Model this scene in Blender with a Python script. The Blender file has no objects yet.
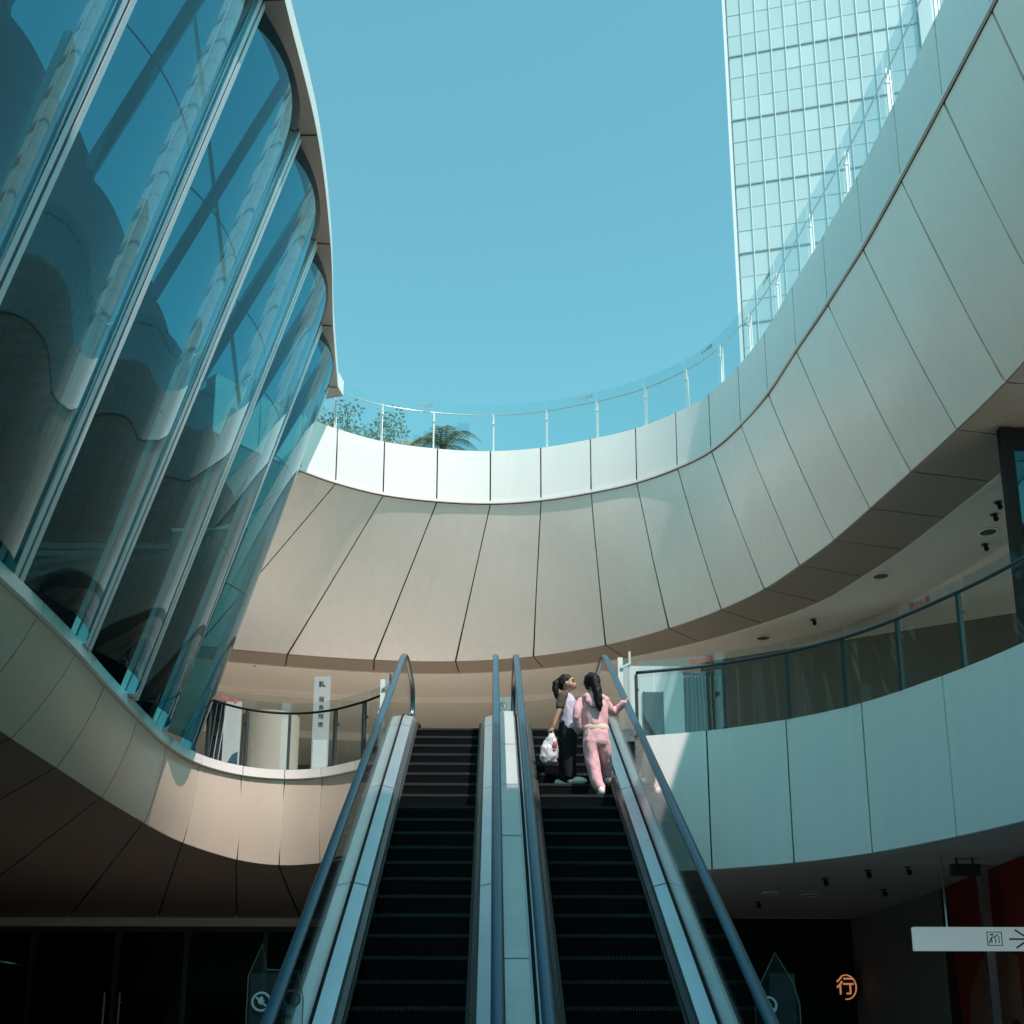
import bpy, math, random
from mathutils import Vector, noise, Matrix
R = math.radians
random.seed(7)
S = bpy.context.scene
COL = S.collection

# ------------------------------------------------------------------ helpers
def tag(o, label=None, cat=None, group=None, kind=None):
    if label: o['label'] = label
    if cat: o['category'] = cat
    if group: o['group'] = group
    if kind: o['kind'] = kind
    return o

def empty(name, loc, label, cat, group=None):
    o = bpy.data.objects.new(name, None)
    COL.objects.link(o)
    o.location = loc
    o.empty_display_size = .2
    return tag(o, label, cat, group)

def origin_of(o):
    v = Vector((0, 0, 0))
    while o is not None:
        v += o.location
        o = o.parent
    return v

class MB:
    """collects faces in world metres, then links them as one mesh"""
    def __init__(s): s.v = []; s.f = []; s.m = []
    def face(s, pts, m=0):
        n = len(s.v); s.v += [tuple(p) for p in pts]
        s.f.append(tuple(range(n, n + len(pts)))); s.m.append(m)
    def raw(s, v, f, m=0):
        n = len(s.v); s.v += [tuple(p) for p in v]
        for q in f: s.f.append(tuple(i + n for i in q)); s.m.append(m)
    def box(s, lo, hi, m=0, rz=0, pivot=None):
        x0, y0, z0 = lo; x1, y1, z1 = hi
        v = [Vector(p) for p in ((x0,y0,z0),(x1,y0,z0),(x1,y1,z0),(x0,y1,z0),(x0,y0,z1),(x1,y0,z1),(x1,y1,z1),(x0,y1,z1))]
        if rz:
            pv = Vector(pivot) if pivot else Vector(((x0+x1)/2,(y0+y1)/2,0)); pv.z = 0
            q = Matrix.Rotation(rz, 3, 'Z')
            v = [q @ (p - pv) + pv for p in v]
        s.raw(v, [(0,3,2,1),(4,5,6,7),(0,1,5,4),(1,2,6,5),(2,3,7,6),(3,0,4,7)], m)
    def bar(s, a, b, w, d, up=(0,0,1), m=0):
        """box of section w x d between a and b"""
        a = Vector(a); b = Vector(b); t = (b - a).normalized()
        u = Vector(up); x = t.cross(u)
        if x.length < 1e-5: x = t.cross(Vector((1,0,0)))
        x.normalize(); y = x.cross(t)
        v = [p + x*sx*w/2 + y*sy*d/2 for p in (a, b) for sx, sy in ((-1,-1),(1,-1),(1,1),(-1,1))]
        s.raw(v, [(0,1,2,3),(7,6,5,4),(0,4,5,1),(1,5,6,2),(2,6,7,3),(3,7,4,0)], m)
    def grid(s, rows, m=0, flip=False):
        nu = len(rows[0]); n = len(s.v)
        for r in rows: s.v += [tuple(p) for p in r]
        for j in range(len(rows)-1):
            for i in range(nu-1):
                q = (n+j*nu+i, n+j*nu+i+1, n+(j+1)*nu+i+1, n+(j+1)*nu+i)
                s.f.append(q[::-1] if flip else q); s.m.append(m)
    def tube(s, path, rad, n=8, m=0, cap=True, up=(0,0,1)):
        path = [Vector(p) for p in path]
        if not isinstance(rad, (list, tuple)): rad = [rad]*len(path)
        base = len(s.v); prev = None
        for i, p in enumerate(path):
            t = (path[min(i+1, len(path)-1)] - path[max(i-1, 0)]).normalized()
            if prev is None:
                x = t.cross(Vector(up))
                if x.length < 1e-3: x = t.cross(Vector((0,1,0)))
            else:
                x = prev - t*prev.dot(t)
            x.normalize(); prev = x; y = t.cross(x)
            r = rad[i]; rx, ry = r if isinstance(r, (list, tuple)) else (r, r)
            for k in range(n):
                a = 2*math.pi*k/n
                s.v.append(tuple(p + x*math.cos(a)*rx + y*math.sin(a)*ry))
        for i in range(len(path)-1):
            for k in range(n):
                k2 = (k+1) % n
                s.f.append((base+i*n+k, base+i*n+k2, base+(i+1)*n+k2, base+(i+1)*n+k)); s.m.append(m)
        if cap:
            s.f.append(tuple(base+k for k in range(n))[::-1]); s.m.append(m)
            s.f.append(tuple(base+(len(path)-1)*n+k for k in range(n))); s.m.append(m)
    def disc(s, c, r, h, n=16, m=0):
        s.tube([(c[0],c[1],c[2]), (c[0],c[1],c[2]+h)], r, n, m, up=(0,1,0))
    def ball(s, c, r, n=10, m=0):
        rx, ry, rz = r if isinstance(r, (list, tuple)) else (r, r, r)
        rows = []
        for j in range(n+1):
            th = math.pi*j/n
            rows.append([(c[0]+rx*math.sin(th)*math.cos(2*math.pi*i/(2*n)), c[1]+ry*math.sin(th)*math.sin(2*math.pi*i/(2*n)), c[2]-rz*math.cos(th)) for i in range(2*n+1)])
        s.grid(rows, m)
    def build(s, name, mats, parent=None, smooth=False, angle=None):
        off = origin_of(parent) if parent else Vector((0,0,0))
        me = bpy.data.meshes.new(name)
        me.from_pydata([tuple(Vector(p)-off) for p in s.v], [], s.f)
        if not isinstance(mats, (list, tuple)): mats = [mats]
        for mt in mats: me.materials.append(mt)
        me.polygons.foreach_set('material_index', s.m)
        if smooth: me.polygons.foreach_set('use_smooth', [True]*len(s.f))
        me.update()
        o = bpy.data.objects.new(name, me); COL.objects.link(o)
        if parent: o.parent = parent
        return o

def cr(P, t):
    """Catmull-Rom through the list P at float parameter t (0..len-1)"""
    n = len(P); i = max(0, min(n-2, int(math.floor(t)))); u = t - i
    p1 = Vector(P[i]); p2 = Vector(P[i+1])
    p0 = Vector(P[i-1]) if i > 0 else p1*2 - p2
    p3 = Vector(P[i+2]) if i+2 < n else p2*2 - p1
    return .5*((2*p1) + (p2-p0)*u + (2*p0-5*p1+4*p2-p3)*u*u + (3*p1-p0-3*p2+p3)*u**3)

def relax(P, k=1, w=.25):
    P = [Vector(p) for p in P]
    for _ in range(k):
        Q = P[:]
        for i in range(1, len(P)-1): Q[i] = P[i]*(1-2*w) + (P[i-1]+P[i+1])*w
        P = Q
    return P

def panel_band(top, bot, gap=.03, thick=.05, nu=6, nv=3, inside=None, bow=0., wave=0.):
    """cladding panels between two curves, one panel per segment, open joints"""
    mb = MB(); n = len(top)
    for i in range(n-1):
        L = (Vector(top[i+1])-Vector(top[i])).length + (Vector(bot[i+1])-Vector(bot[i])).length
        e = min(.2, gap/max(.2, L))
        ts = [i+e+(1-2*e)*k/nu for k in range(nu+1)]
        rows = []
        for j in range(nv+1):
            w = j/nv
            rows.append([cr(bot, t).lerp(cr(top, t), w) for t in ts])
        # normal of the panel, turned to the void
        a = rows[-1][nu//2]-rows[0][nu//2]; b = rows[nv//2][-1]-rows[nv//2][0]
        nn = b.cross(a).normalized()
        c = rows[nv//2][nu//2]
        if inside is not None and nn.dot(Vector(inside)-c) < 0: nn = -nn
        if bow:
            for j in range(nv+1):
                for k in range(nu+1): rows[j][k] = rows[j][k] + nn*bow*4*(j/nv)*(1-j/nv)
        if wave:
            for j in range(nv+1):
                for k in range(nu+1):
                    q = rows[j][k]; rows[j][k] = q + nn*wave*noise.noise(q*.9+Vector((i*3.1, 0, 0)))
        mb.grid(rows)
        rim = [r[0] for r in rows] + rows[-1][1:] + [r[-1] for r in rows[::-1]][1:] + rows[0][::-1][1:]
        mb.grid([rim, [p - nn*thick for p in rim]])
    return mb

def strip(A, B, nu=4, nv=1):
    """plain sheet between two curves with the same number of points"""
    n = len(A); ts = [i/nu for i in range((n-1)*nu+1)]
    rows = []
    for j in range(nv+1):
        rows.append([cr(A, t).lerp(cr(B, t), j/nv) for t in ts])
    mb = MB(); mb.grid(rows); return mb

# ------------------------------------------------------------------ materials
def mat(name, base, rough=.5, metal=0., spec=.5, nscale=0, namt=0., bump=0., bscale=40, coat=0.):
    m = bpy.data.materials.new(name); m.use_nodes = True
    nt = m.node_tree; b = nt.nodes['Principled BSDF']
    b.inputs['Base Color'].default_value = (*base, 1)
    b.inputs['Roughness'].default_value = rough
    b.inputs['Metallic'].default_value = metal
    b.inputs['Specular IOR Level'].default_value = spec
    if coat: b.inputs['Coat Weight'].default_value = coat
    tc = nt.nodes.new('ShaderNodeTexCoord')
    if namt:
        n = nt.nodes.new('ShaderNodeTexNoise'); n.inputs['Scale'].default_value = nscale; n.inputs['Detail'].default_value = 5
        nt.links.new(tc.outputs['Object'], n.inputs['Vector'])
        mx = nt.nodes.new('ShaderNodeMix'); mx.data_type = 'RGBA'
        mx.inputs['A'].default_value = (*[c*(1-namt) for c in base], 1); mx.inputs['B'].default_value = (*[min(1, c*(1+namt)) for c in base], 1)
        nt.links.new(n.outputs['Fac'], mx.inputs['Factor']); nt.links.new(mx.outputs['Result'], b.inputs['Base Color'])
        mr = nt.nodes.new('ShaderNodeMapRange'); mr.inputs['To Min'].default_value = max(.02, rough*(1-namt)); mr.inputs['To Max'].default_value = min(1, rough*(1+namt))
        nt.links.new(n.outputs['Fac'], mr.inputs['Value']); nt.links.new(mr.outputs['Result'], b.inputs['Roughness'])
    if bump:
        n2 = nt.nodes.new('ShaderNodeTexNoise'); n2.inputs['Scale'].default_value = bscale; n2.inputs['Detail'].default_value = 4
        nt.links.new(tc.outputs['Object'], n2.inputs['Vector'])
        bp = nt.nodes.new('ShaderNodeBump'); bp.inputs['Strength'].default_value = bump; bp.inputs['Distance'].default_value = .02
        nt.links.new(n2.outputs['Fac'], bp.inputs['Height']); nt.links.new(bp.outputs['Normal'], b.inputs['Normal'])
    return m

def glass(name, tint=(.9,.95,.94), ior=1.5, gloss=(1,1,1), rough=0., floor=0., bump=0., bscale=.5, film=0., filmcol=(.6,.7,.7), oneside=False):
    m = bpy.data.materials.new(name); m.use_nodes = True
    nt = m.node_tree; nt.nodes.clear()
    out = nt.nodes.new('ShaderNodeOutputMaterial'); mix = nt.nodes.new('ShaderNodeMixShader')
    tr = nt.nodes.new('ShaderNodeBsdfTransparent'); tr.inputs['Color'].default_value = (*tint, 1)
    gl = nt.nodes.new('ShaderNodeBsdfGlossy'); gl.inputs['Color'].default_value = (*gloss, 1); gl.inputs['Roughness'].default_value = rough
    geo = nt.nodes.new('ShaderNodeNewGeometry')
    dot = nt.nodes.new('ShaderNodeVectorMath'); dot.operation = 'DOT_PRODUCT'
    nt.links.new(geo.outputs['Normal'], dot.inputs[0]); nt.links.new(geo.outputs['Incoming'], dot.inputs[1])
    ab = nt.nodes.new('ShaderNodeMath'); ab.operation = 'ABSOLUTE'; nt.links.new(dot.outputs['Value'], ab.inputs[0])
    om = nt.nodes.new('ShaderNodeMath'); om.operation = 'SUBTRACT'; om.inputs[0].default_value = 1; nt.links.new(ab.outputs[0], om.inputs[1])
    pw = nt.nodes.new('ShaderNodeMath'); pw.operation = 'POWER'; pw.inputs[1].default_value = 5; nt.links.new(om.outputs[0], pw.inputs[0])
    f0 = ((ior-1)/(ior+1))**2 + floor
    mr = nt.nodes.new('ShaderNodeMapRange'); mr.inputs['To Min'].default_value = f0; mr.inputs['To Max'].default_value = 1
    nt.links.new(pw.outputs[0], mr.inputs['Value'])
    if oneside:
        bf = nt.nodes.new('ShaderNodeMath'); bf.operation = 'SUBTRACT'; bf.inputs[0].default_value = 1; nt.links.new(geo.outputs['Backfacing'], bf.inputs[1])
        ml = nt.nodes.new('ShaderNodeMath'); ml.operation = 'MULTIPLY'; nt.links.new(mr.outputs['Result'], ml.inputs[0]); nt.links.new(bf.outputs[0], ml.inputs[1])
        nt.links.new(ml.outputs[0], mix.inputs['Fac'])
    else:
        nt.links.new(mr.outputs['Result'], mix.inputs['Fac'])
    src = tr.outputs[0]
    if film:
        df = nt.nodes.new('ShaderNodeBsdfDiffuse'); df.inputs['Color'].default_value = (*filmcol, 1)
        m2 = nt.nodes.new('ShaderNodeMixShader'); m2.inputs['Fac'].default_value = film
        nt.links.new(tr.outputs[0], m2.inputs[1]); nt.links.new(df.outputs[0], m2.inputs[2]); src = m2.outputs[0]
    nt.links.new(src, mix.inputs[1]); nt.links.new(gl.outputs[0], mix.inputs[2])
    nt.links.new(mix.outputs[0], out.inputs['Surface'])
    if bump:
        tc = nt.nodes.new('ShaderNodeTexCoord'); n2 = nt.nodes.new('ShaderNodeTexNoise'); n2.inputs['Scale'].default_value = bscale
        nt.links.new(tc.outputs['Object'], n2.inputs['Vector'])
        bp = nt.nodes.new('ShaderNodeBump'); bp.inputs['Strength'].default_value = bump; bp.inputs['Distance'].default_value = .1
        nt.links.new(n2.outputs['Fac'], bp.inputs['Height']); nt.links.new(bp.outputs['Normal'], gl.inputs['Normal'])
    return m

M = {}
def sheet_metal(name, base, rough, metal, tone=.05):
    m = mat(name, base, rough, metal, .5)
    nt = m.node_tree; b = nt.nodes['Principled BSDF']; N = nt.nodes.new; L = nt.links.new
    tc = N('ShaderNodeTexCoord'); geo = N('ShaderNodeNewGeometry')
    hs = N('ShaderNodeHueSaturation'); hs.inputs['Color'].default_value = (*base, 1)
    n1 = N('ShaderNodeTexNoise'); n1.inputs['Scale'].default_value = .6; n1.inputs['Detail'].default_value = 2
    mp = N('ShaderNodeMapping'); mp.inputs['Scale'].default_value = (3.2, 3.2, .35); L(tc.outputs['Object'], mp.inputs['Vector'])
    n2 = N('ShaderNodeTexNoise'); n2.inputs['Scale'].default_value = 2.2; n2.inputs['Detail'].default_value = 7; L(mp.outputs[0], n2.inputs['Vector'])
    L(tc.outputs['Object'], n1.inputs['Vector'])
    a1 = N('ShaderNodeMapRange'); a1.inputs['To Min'].default_value = 1-tone; a1.inputs['To Max'].default_value = 1+tone*.6; L(geo.outputs['Random Per Island'], a1.inputs['Value'])
    a2 = N('ShaderNodeMapRange'); a2.inputs['From Min'].default_value = .3; a2.inputs['From Max'].default_value = .7; a2.inputs['To Min'].default_value = .965; a2.inputs['To Max'].default_value = 1.012; L(n2.outputs['Fac'], a2.inputs['Value'])
    mu = N('ShaderNodeMath'); mu.operation = 'MULTIPLY'; L(a1.outputs[0], mu.inputs[0]); L(a2.outputs[0], mu.inputs[1]); L(mu.outputs[0], hs.inputs['Value'])
    L(hs.outputs[0], b.inputs['Base Color'])
    r1 = N('ShaderNodeMapRange'); r1.inputs['From Min'].default_value = .3; r1.inputs['From Max'].default_value = .7; r1.inputs['To Min'].default_value = rough*.85; r1.inputs['To Max'].default_value = rough*1.15; L(n1.outputs['Fac'], r1.inputs['Value']); L(r1.outputs[0], b.inputs['Roughness'])
    return m
M['clad'] = sheet_metal('warm_grey_aluminium', (.92,.80,.74), .30, .12)
M['clad_low'] = sheet_metal('taupe_aluminium', (.76,.64,.54), .34, .08)
M['white'] = sheet_metal('white_aluminium', (.80,.785,.765), .42, 0, .035)
M['fascia'] = sheet_metal('pale_aluminium', (.95,.92,.91), .34, 0, .03)
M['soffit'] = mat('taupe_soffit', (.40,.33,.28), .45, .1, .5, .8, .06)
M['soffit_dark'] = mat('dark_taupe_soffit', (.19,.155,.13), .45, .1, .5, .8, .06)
M['dark_joint'] = mat('dark_joint', (.02,.02,.02), .8)
M['ceil'] = mat('plaster_ceiling', (.86,.80,.74), .7, 0, .3, .5, .04)
M['low_ceil'] = mat('grey_plaster', (.66,.62,.59), .7, 0, .3, .5, .05)
M['floor'] = mat('grey_stone', (.50,.48,.45), .35, 0, .5, 2, .2)
M['floor2'] = mat('beige_stone', (.72,.65,.57), .3, 0, .5, 2, .1)
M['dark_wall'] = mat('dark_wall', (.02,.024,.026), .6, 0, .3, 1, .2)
M['grey_wall'] = mat('grey_wall', (.26,.27,.275), .7, 0, .3, 1, .1)
M['steel'] = mat('brushed_steel', (.62,.64,.64), .3, .85, .5, 3, .12)
M['steel_dark'] = mat('dark_steel', (.08,.09,.095), .35, .7)
M['post'] = mat('teal_grey_post', (.045,.065,.07), .4, .2)
M['whitepost'] = mat('white_post', (.78,.79,.78), .35, .1)
M['rubber'] = mat('teal_black_rubber', (.012,.075,.125), .28, 0, .6)
M['black'] = mat('black_plastic', (.006,.007,.008), .6, 0, .2)
M['fin'] = mat('silver_fin', (.56,.65,.68), .35, .25)
M['cap'] = mat('cap_taupe', (.34,.32,.30), .45, .2)
M['mullion'] = mat('mullion_cream', (.75,.76,.66), .5, 0, .4, 2, .08)
M['slot'] = mat('slot_dark', (.03,.04,.045), .6)
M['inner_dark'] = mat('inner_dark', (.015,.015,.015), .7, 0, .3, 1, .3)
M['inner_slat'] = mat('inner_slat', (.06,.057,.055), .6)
M['inner_arch'] = mat('inner_arch', (.16,.15,.135), .6)
M['facade_glass'] = glass('facade_glass', (.04,.25,.31), 1.68, (.70,.94,1.0), 0.03, .03, .03, .35, oneside=True)
M['rail_glass'] = glass('rail_glass', (.90,.945,.945), 1.5, (1,1,1), 0.0, 0.0, 0)
M['barrier_glass'] = glass('barrier_glass', (.88,.93,.93), 1.5, (1,1,1), 0.0, .02, 0, film=.02, filmcol=(.5,.56,.56))
M['shop_glass'] = glass('shop_glass', (.25,.30,.32), 1.8, (.35,.85,1), 0.0, .16, .02, .5)
M['dark_shop_glass'] = glass('dark_shop_glass', (.3,.36,.38), 1.5, (.55,.85,1), 0.0, 0, .02, .5)
M['blue_glass'] = glass('blue_glass', (.06,.10,.12), 1.8, (.10,.62,.95), 0.02, .42, .02, .5)
M['sticker_w'] = mat('white_sticker', (.75,.78,.78), .5)
M['sticker_r'] = mat('red_sticker', (.55,.12,.11), .5)
M['panel_pale'] = mat('pale_blue_panel', (.62,.68,.70), .3, .1)
M['screen'] = mat('dark_screen', (.07,.08,.085), .3)
M['curtain'] = mat('grey_curtain', (.30,.29,.27), .7, 0, .3, 6, .15)
M['stone_col'] = mat('beige_column', (.43,.40,.355), .5, 0, .4, 2, .05)
M['blue'] = mat('board_blue', (.03,.11,.15), .5)
M['red_wall'] = mat('mural_red', (.26,.03,.02), .6, 0, .3, 3, .15)
M['mural_brown'] = mat('mural_brown', (.30,.14,.10), .6, 0, .3, 3, .15)
M['mural_dark'] = mat('mural_dark', (.03,.014,.012), .6)
M['mural_pink'] = mat('mural_pink', (.60,.27,.22), .6)
M['ink'] = mat('ink', (.03,.045,.05), .5)
M['step'] = mat('step_black', (.008,.0095,.0105), .7, 0, .06)
M['nose'] = mat('step_nose', (.06,.07,.075), .6, 0, .2)
M['brush'] = mat('brush', (.03,.032,.033), .7)
M['skin'] = mat('skin', (.52,.29,.20), .5, 0, .4, 12, .05)
M['hair'] = mat('hair', (.010,.009,.009), .55, 0, .25, 40, .3, .3, 60)
M['lilac'] = mat('lilac_cotton', (.58,.53,.68), .85, 0, .2, 14, .06, .25, 90)
M['sleeve'] = mat('brown_cotton', (.10,.075,.07), .85, 0, .2, 14, .1)
M['trouser_black'] = mat('black_trouser', (.012,.013,.016), .8, 0, .2)
M['pink'] = mat('pink_fleece', (.90,.52,.56), .9, 0, .15, 14, .06, .3, 70)
M['cream'] = mat('cream_rib', (.84,.68,.54), .9, 0, .15)
M['shoe'] = mat('cream_shoe', (.92,.80,.70), .6)
M['bag'] = mat('white_bag', (.58,.59,.62), .35, 0, .5, 9, .1, .4, 12)
M['lip'] = mat('lips', (.40,.10,.09), .5)
M['eye'] = mat('eye', (.01,.01,.01), .3)
M['tower_glass'] = mat('tower_glass', (.37,.475,.51), .2, .1, .5, .12, .06)
M['tower_glass2'] = mat('tower_glass_pale', (.40,.51,.54), .2, .1, .5, .2, .06)
M['tower_white'] = mat('tower_white', (.52,.57,.59), .5)
M['tower_line'] = mat('tower_line', (.15,.22,.25), .5)
M['tower_faint'] = mat('tower_faint', (.35,.455,.49), .5)
M['leaf'] = mat('leaf', (.09,.125,.06), .6, 0, .4, 3, .4)
M['leaf2'] = mat('leaf_pale', (.15,.19,.11), .6, 0, .4, 3, .3)
M['bark'] = mat('bark', (.10,.07,.05), .9, 0, .2, 8, .3)
M['concrete'] = mat('concrete', (.30,.31,.31), .8, 0, .3, 1, .1)
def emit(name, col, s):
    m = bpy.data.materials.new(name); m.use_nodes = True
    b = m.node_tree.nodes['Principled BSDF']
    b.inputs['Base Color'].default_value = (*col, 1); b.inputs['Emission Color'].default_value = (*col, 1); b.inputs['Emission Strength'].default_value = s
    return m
M['louvre'] = mat('louvre', (.045,.05,.055), .6)
M['stand'] = mat('stand_grey', (.40,.44,.45), .45)
M['sign_glow'] = emit('sign_sky_glow', (.55,.72,.76), .20)  # faint emission stands in for sky light falling on the hanging sign
M['neon'] = emit('glowing_sign', (1, .40, .17), .27)

# ------------------------------------------------------------------ camera, sun, sky
cam = bpy.data.cameras.new('camera'); co = bpy.data.objects.new('camera', cam); COL.objects.link(co)
co.location = (0, 0, 1.5); co.rotation_euler = (R(90+14), 0, R(-.96))
cam.sensor_width = 36; cam.lens = 1189/1024*36; cam.shift_y = .25; cam.clip_end = 6000; cam.clip_start = .05
S.camera = co
SUN_AZ = (.50, -.866); SUN_EL = R(55)
sv = Vector((SUN_AZ[0]*math.cos(SUN_EL), SUN_AZ[1]*math.cos(SUN_EL), math.sin(SUN_EL)))
sl = bpy.data.lights.new('sun', 'SUN'); sl.energy = 2.8; sl.angle = R(.5); sl.color = (1, .845, .80)
so = bpy.data.objects.new('sun', sl); COL.objects.link(so); so.rotation_euler = sv.to_track_quat('Z', 'Y').to_euler(); so.location = (20, -20, 40)
W = bpy.data.worlds.new('World'); S.world = W; W.use_nodes = True
nt = W.node_tree; bg = nt.nodes['Background']
sky = nt.nodes.new('ShaderNodeTexSky'); sky.sky_type = 'NISHITA'; sky.sun_disc = False
sky.sun_elevation = SUN_EL; sky.sun_rotation = math.atan2(SUN_AZ[0], SUN_AZ[1]); sky.air_density = 1.0; sky.dust_density = .6; sky.ozone_density = 1.0
grade = nt.nodes.new('ShaderNodeMix'); grade.data_type = 'RGBA'; grade.blend_type = 'MULTIPLY'; grade.inputs['Factor'].default_value = 1
grade.inputs['B'].default_value = (.73, 1.33, .975, 1)
nt.links.new(sky.outputs[0], grade.inputs['A']); nt.links.new(grade.outputs['Result'], bg.inputs['Color']); bg.inputs['Strength'].default_value = .15
S.view_settings.view_transform = 'Standard'; S.view_settings.look = 'None'; S.view_settings.exposure = .72; S.view_settings.gamma = 1; S.view_settings.use_curve_mapping = False
S.render.engine = 'CYCLES'
S.cycles.use_denoising = True
S.cycles.max_bounces = 10; S.cycles.diffuse_bounces = 5; S.cycles.glossy_bounces = 5; S.cycles.transparent_max_bounces = 24
S.cycles.caustics_reflective = False; S.cycles.caustics_refractive = False; S.cycles.sample_clamp_indirect = 6

# ------------------------------------------------------------------ ground
mb = MB(); g = 3000
mb.grid([[(x, y, 0) for x in (-g, -60, -20, 0, 20, 60, g)] for y in (-g, -60, -20, 0, 20, 60, g)])
tag(mb.build('ground', M['floor']), 'grey polished stone paving of the lower plaza', 'ground', kind='structure')

# ------------------------------------------------------------------ the upper gallery ring
PAR = [(-5.3,20.3),(-4.6,21.1),(-3.87,21.8),(-3.27,22.3),(-2.33,22.83),(-1.21,23.1),(-.07,23.19),(1.0,23.02),(2.04,22.64),(2.94,22.19),(3.68,21.56),(4.23,20.88),(4.61,19.9),(4.87,18.85),(5.04,17.5),(5.22,16.25),(5.38,14.95),(5.47,13.55),(5.54,12.2),(5.60,10.88),(5.64,9.6),(6.0,8.5),(6.9,7.9),(8.0,7.6)]
BOT = [(-9.2,20.2),(-8.6,21.6),(-7.6,22.7),(-6.2,23.6),(-4.38,24.12),(-2.57,24.47),(-.81,24.55),(.88,24.2),(2.37,23.45),(3.55,22.42),(4.40,21.38),(5.0,20.36),(5.37,19.29),(5.68,18.25),(5.92,17.08),(6.15,15.87),(6.37,14.67),(6.55,13.5),(6.63,12.25),(6.66,11.0),(6.69,9.6),(6.9,8.9),(7.5,8.5),(8.4,8.3)]
PAR = [Vector((*p, 0)) for p in PAR]; BOT = [Vector((*p, 0)) for p in BOT]
PAR = relax(PAR, 1, .08); BOT = relax(BOT, 1, .08)
def atz(P, z, off=0.):
    out = []
    n = len(P)
    for i, p in enumerate(P):
        o_ = off(i) if callable(off) else off
        t = (P[min(i+1, n-1)] - P[max(i-1, 0)]).normalized()
        nn = Vector((t.y, -t.x, 0))        # left-to-right run: this points into the void
        q = p + nn*o_; out.append(Vector((q.x, q.y, z)))
    return out
CENTRE = (0.5, 15, 12)
gal = empty('gallery_building', (0, 24, 5.9), 'curved upper gallery clad in leaning grey panels under a white parapet band', 'building')
panel_band(atz(PAR, 13.045, -.015), atz(BOT, 10.0), gap=.032, inside=CENTRE, nu=8, nv=10, bow=.03, wave=.012).build('cladding', M['clad'], gal, True)
strip(atz(PAR, 13.04, -.08), atz(BOT, 10.0, -.05)).build('cladding_backing', M['dark_joint'], gal, True)
panel_band(atz(PAR, 14.3), atz(PAR, 13.12), gap=.03, thick=.04, inside=CENTRE).build('parapet', M['white'], gal, True)
mb = strip(atz(PAR, 14.27, -.05), atz(PAR, 13.12, -.05)); mb.build('parapet_backing', M['dark_joint'], gal, True)
mb = strip(atz(PAR, 14.3), atz(PAR, 14.32, -.35)); mb.build('coping', M['white'], gal, True)
mb = strip(atz(PAR, 13.115, .035), atz(PAR, 13.06, .035)); a = strip(atz(PAR, 13.115, .035), atz(PAR, 13.117, -.1)); mb.raw(a.v, a.f)
a = strip(atz(PAR, 13.06, .035), atz(PAR, 13.059, -.004)); mb.raw(a.v, a.f); a = strip(atz(PAR, 13.058, -.004), atz(PAR, 13.057, -.07)); mb.raw(a.v, a.f, 1); mb.build('lip', [M['white'], M['dark_joint']], gal, True)
def sof(extra): return lambda i: -(.74 + .56*min(1, max(0, (i-7)/4))) + extra
# soffit panels with joints that swing a little, as on the real ring
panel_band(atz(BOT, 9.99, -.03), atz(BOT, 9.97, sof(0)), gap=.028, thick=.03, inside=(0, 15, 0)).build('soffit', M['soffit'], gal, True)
strip(atz(BOT, 10.02, -.02), atz(BOT, 10.01, sof(-.1))).build('soffit_backing', M['dark_joint'], gal, True)
mb = strip(atz(BOT, 9.95, sof(0)), atz(BOT, 9.95, sof(-.08))); a = strip(atz(BOT, 9.95, sof(0)), atz(BOT, 10.05, sof(0))); mb.raw(a.v, a.f)
a = strip(atz(BOT, 9.95, sof(-.08)), atz(BOT, 10.12, sof(-.08))); mb.raw(a.v, a.f); mb.build('cove_trim', M['ceil'], gal, True)
# ceiling of the second storey: three shallow steps going back
C1 = atz(BOT, 10.12, sof(-.08)); C2 = atz(BOT, 10.12, -3.1); C2b = atz(BOT, 10.0, -3.1); C3 = atz(BOT, 10.0, -6.0); C3b = atz(BOT, 9.8, -6.0); C4 = atz(BOT, 9.8, -16)
mb = MB()
for A_, B_ in ((C1, C2), (C2, C2b), (C2b, C3), (C3, C3b), (C3b, C4)):
    a = strip(A_, B_, 3); mb.raw(a.v, a.f)
mb.build('ceiling', M['ceil'], gal)
mb = strip(atz(PAR, 14.15, -.35), atz(PAR, 14.15, -14), 3); mb.build('roof_deck', M['concrete'], gal)
mb = strip(atz(PAR, 14.32, -.35), atz(PAR, 14.15, -.35)); mb.build('kerb', M['concrete'], gal)
mb = strip(atz(PAR, 14.15, -14), atz(PAR, 9.8, -16), 2); mb.build('outer_wall', M['concrete'], gal)

def text_mesh(body, size, extrude=.002, bold=0.):
    c = bpy.data.curves.new('txt', 'FONT'); c.body = body; c.size = size; c.extrude = extrude; c.align_x = 'CENTER'; c.align_y = 'CENTER'; c.offset = bold
    o = bpy.data.objects.new('txt', c); COL.objects.link(o)
    dg = bpy.context.evaluated_depsgraph_get(); dg.update()
    me = bpy.data.meshes.new_from_object(o.evaluated_get(dg))
    v = [tuple(p.co) for p in me.vertices]; f = [tuple(p.vertices) for p in me.polygons]
    bpy.data.objects.remove(o); bpy.data.curves.remove(c); bpy.data.meshes.remove(me)
    return v, f
def place_text(mb, body, size, org, xdir, ydir, m=0, bold=0.):
    v, f = text_mesh(body, size, .002, bold)
    X = Vector(xdir).normalized(); Y = Vector(ydir).normalized(); Z = X.cross(Y); O = Vector(org)
    mb.raw([O + X*p[0] + Y*p[1] + Z*p[2] for p in v], f, m)

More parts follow.
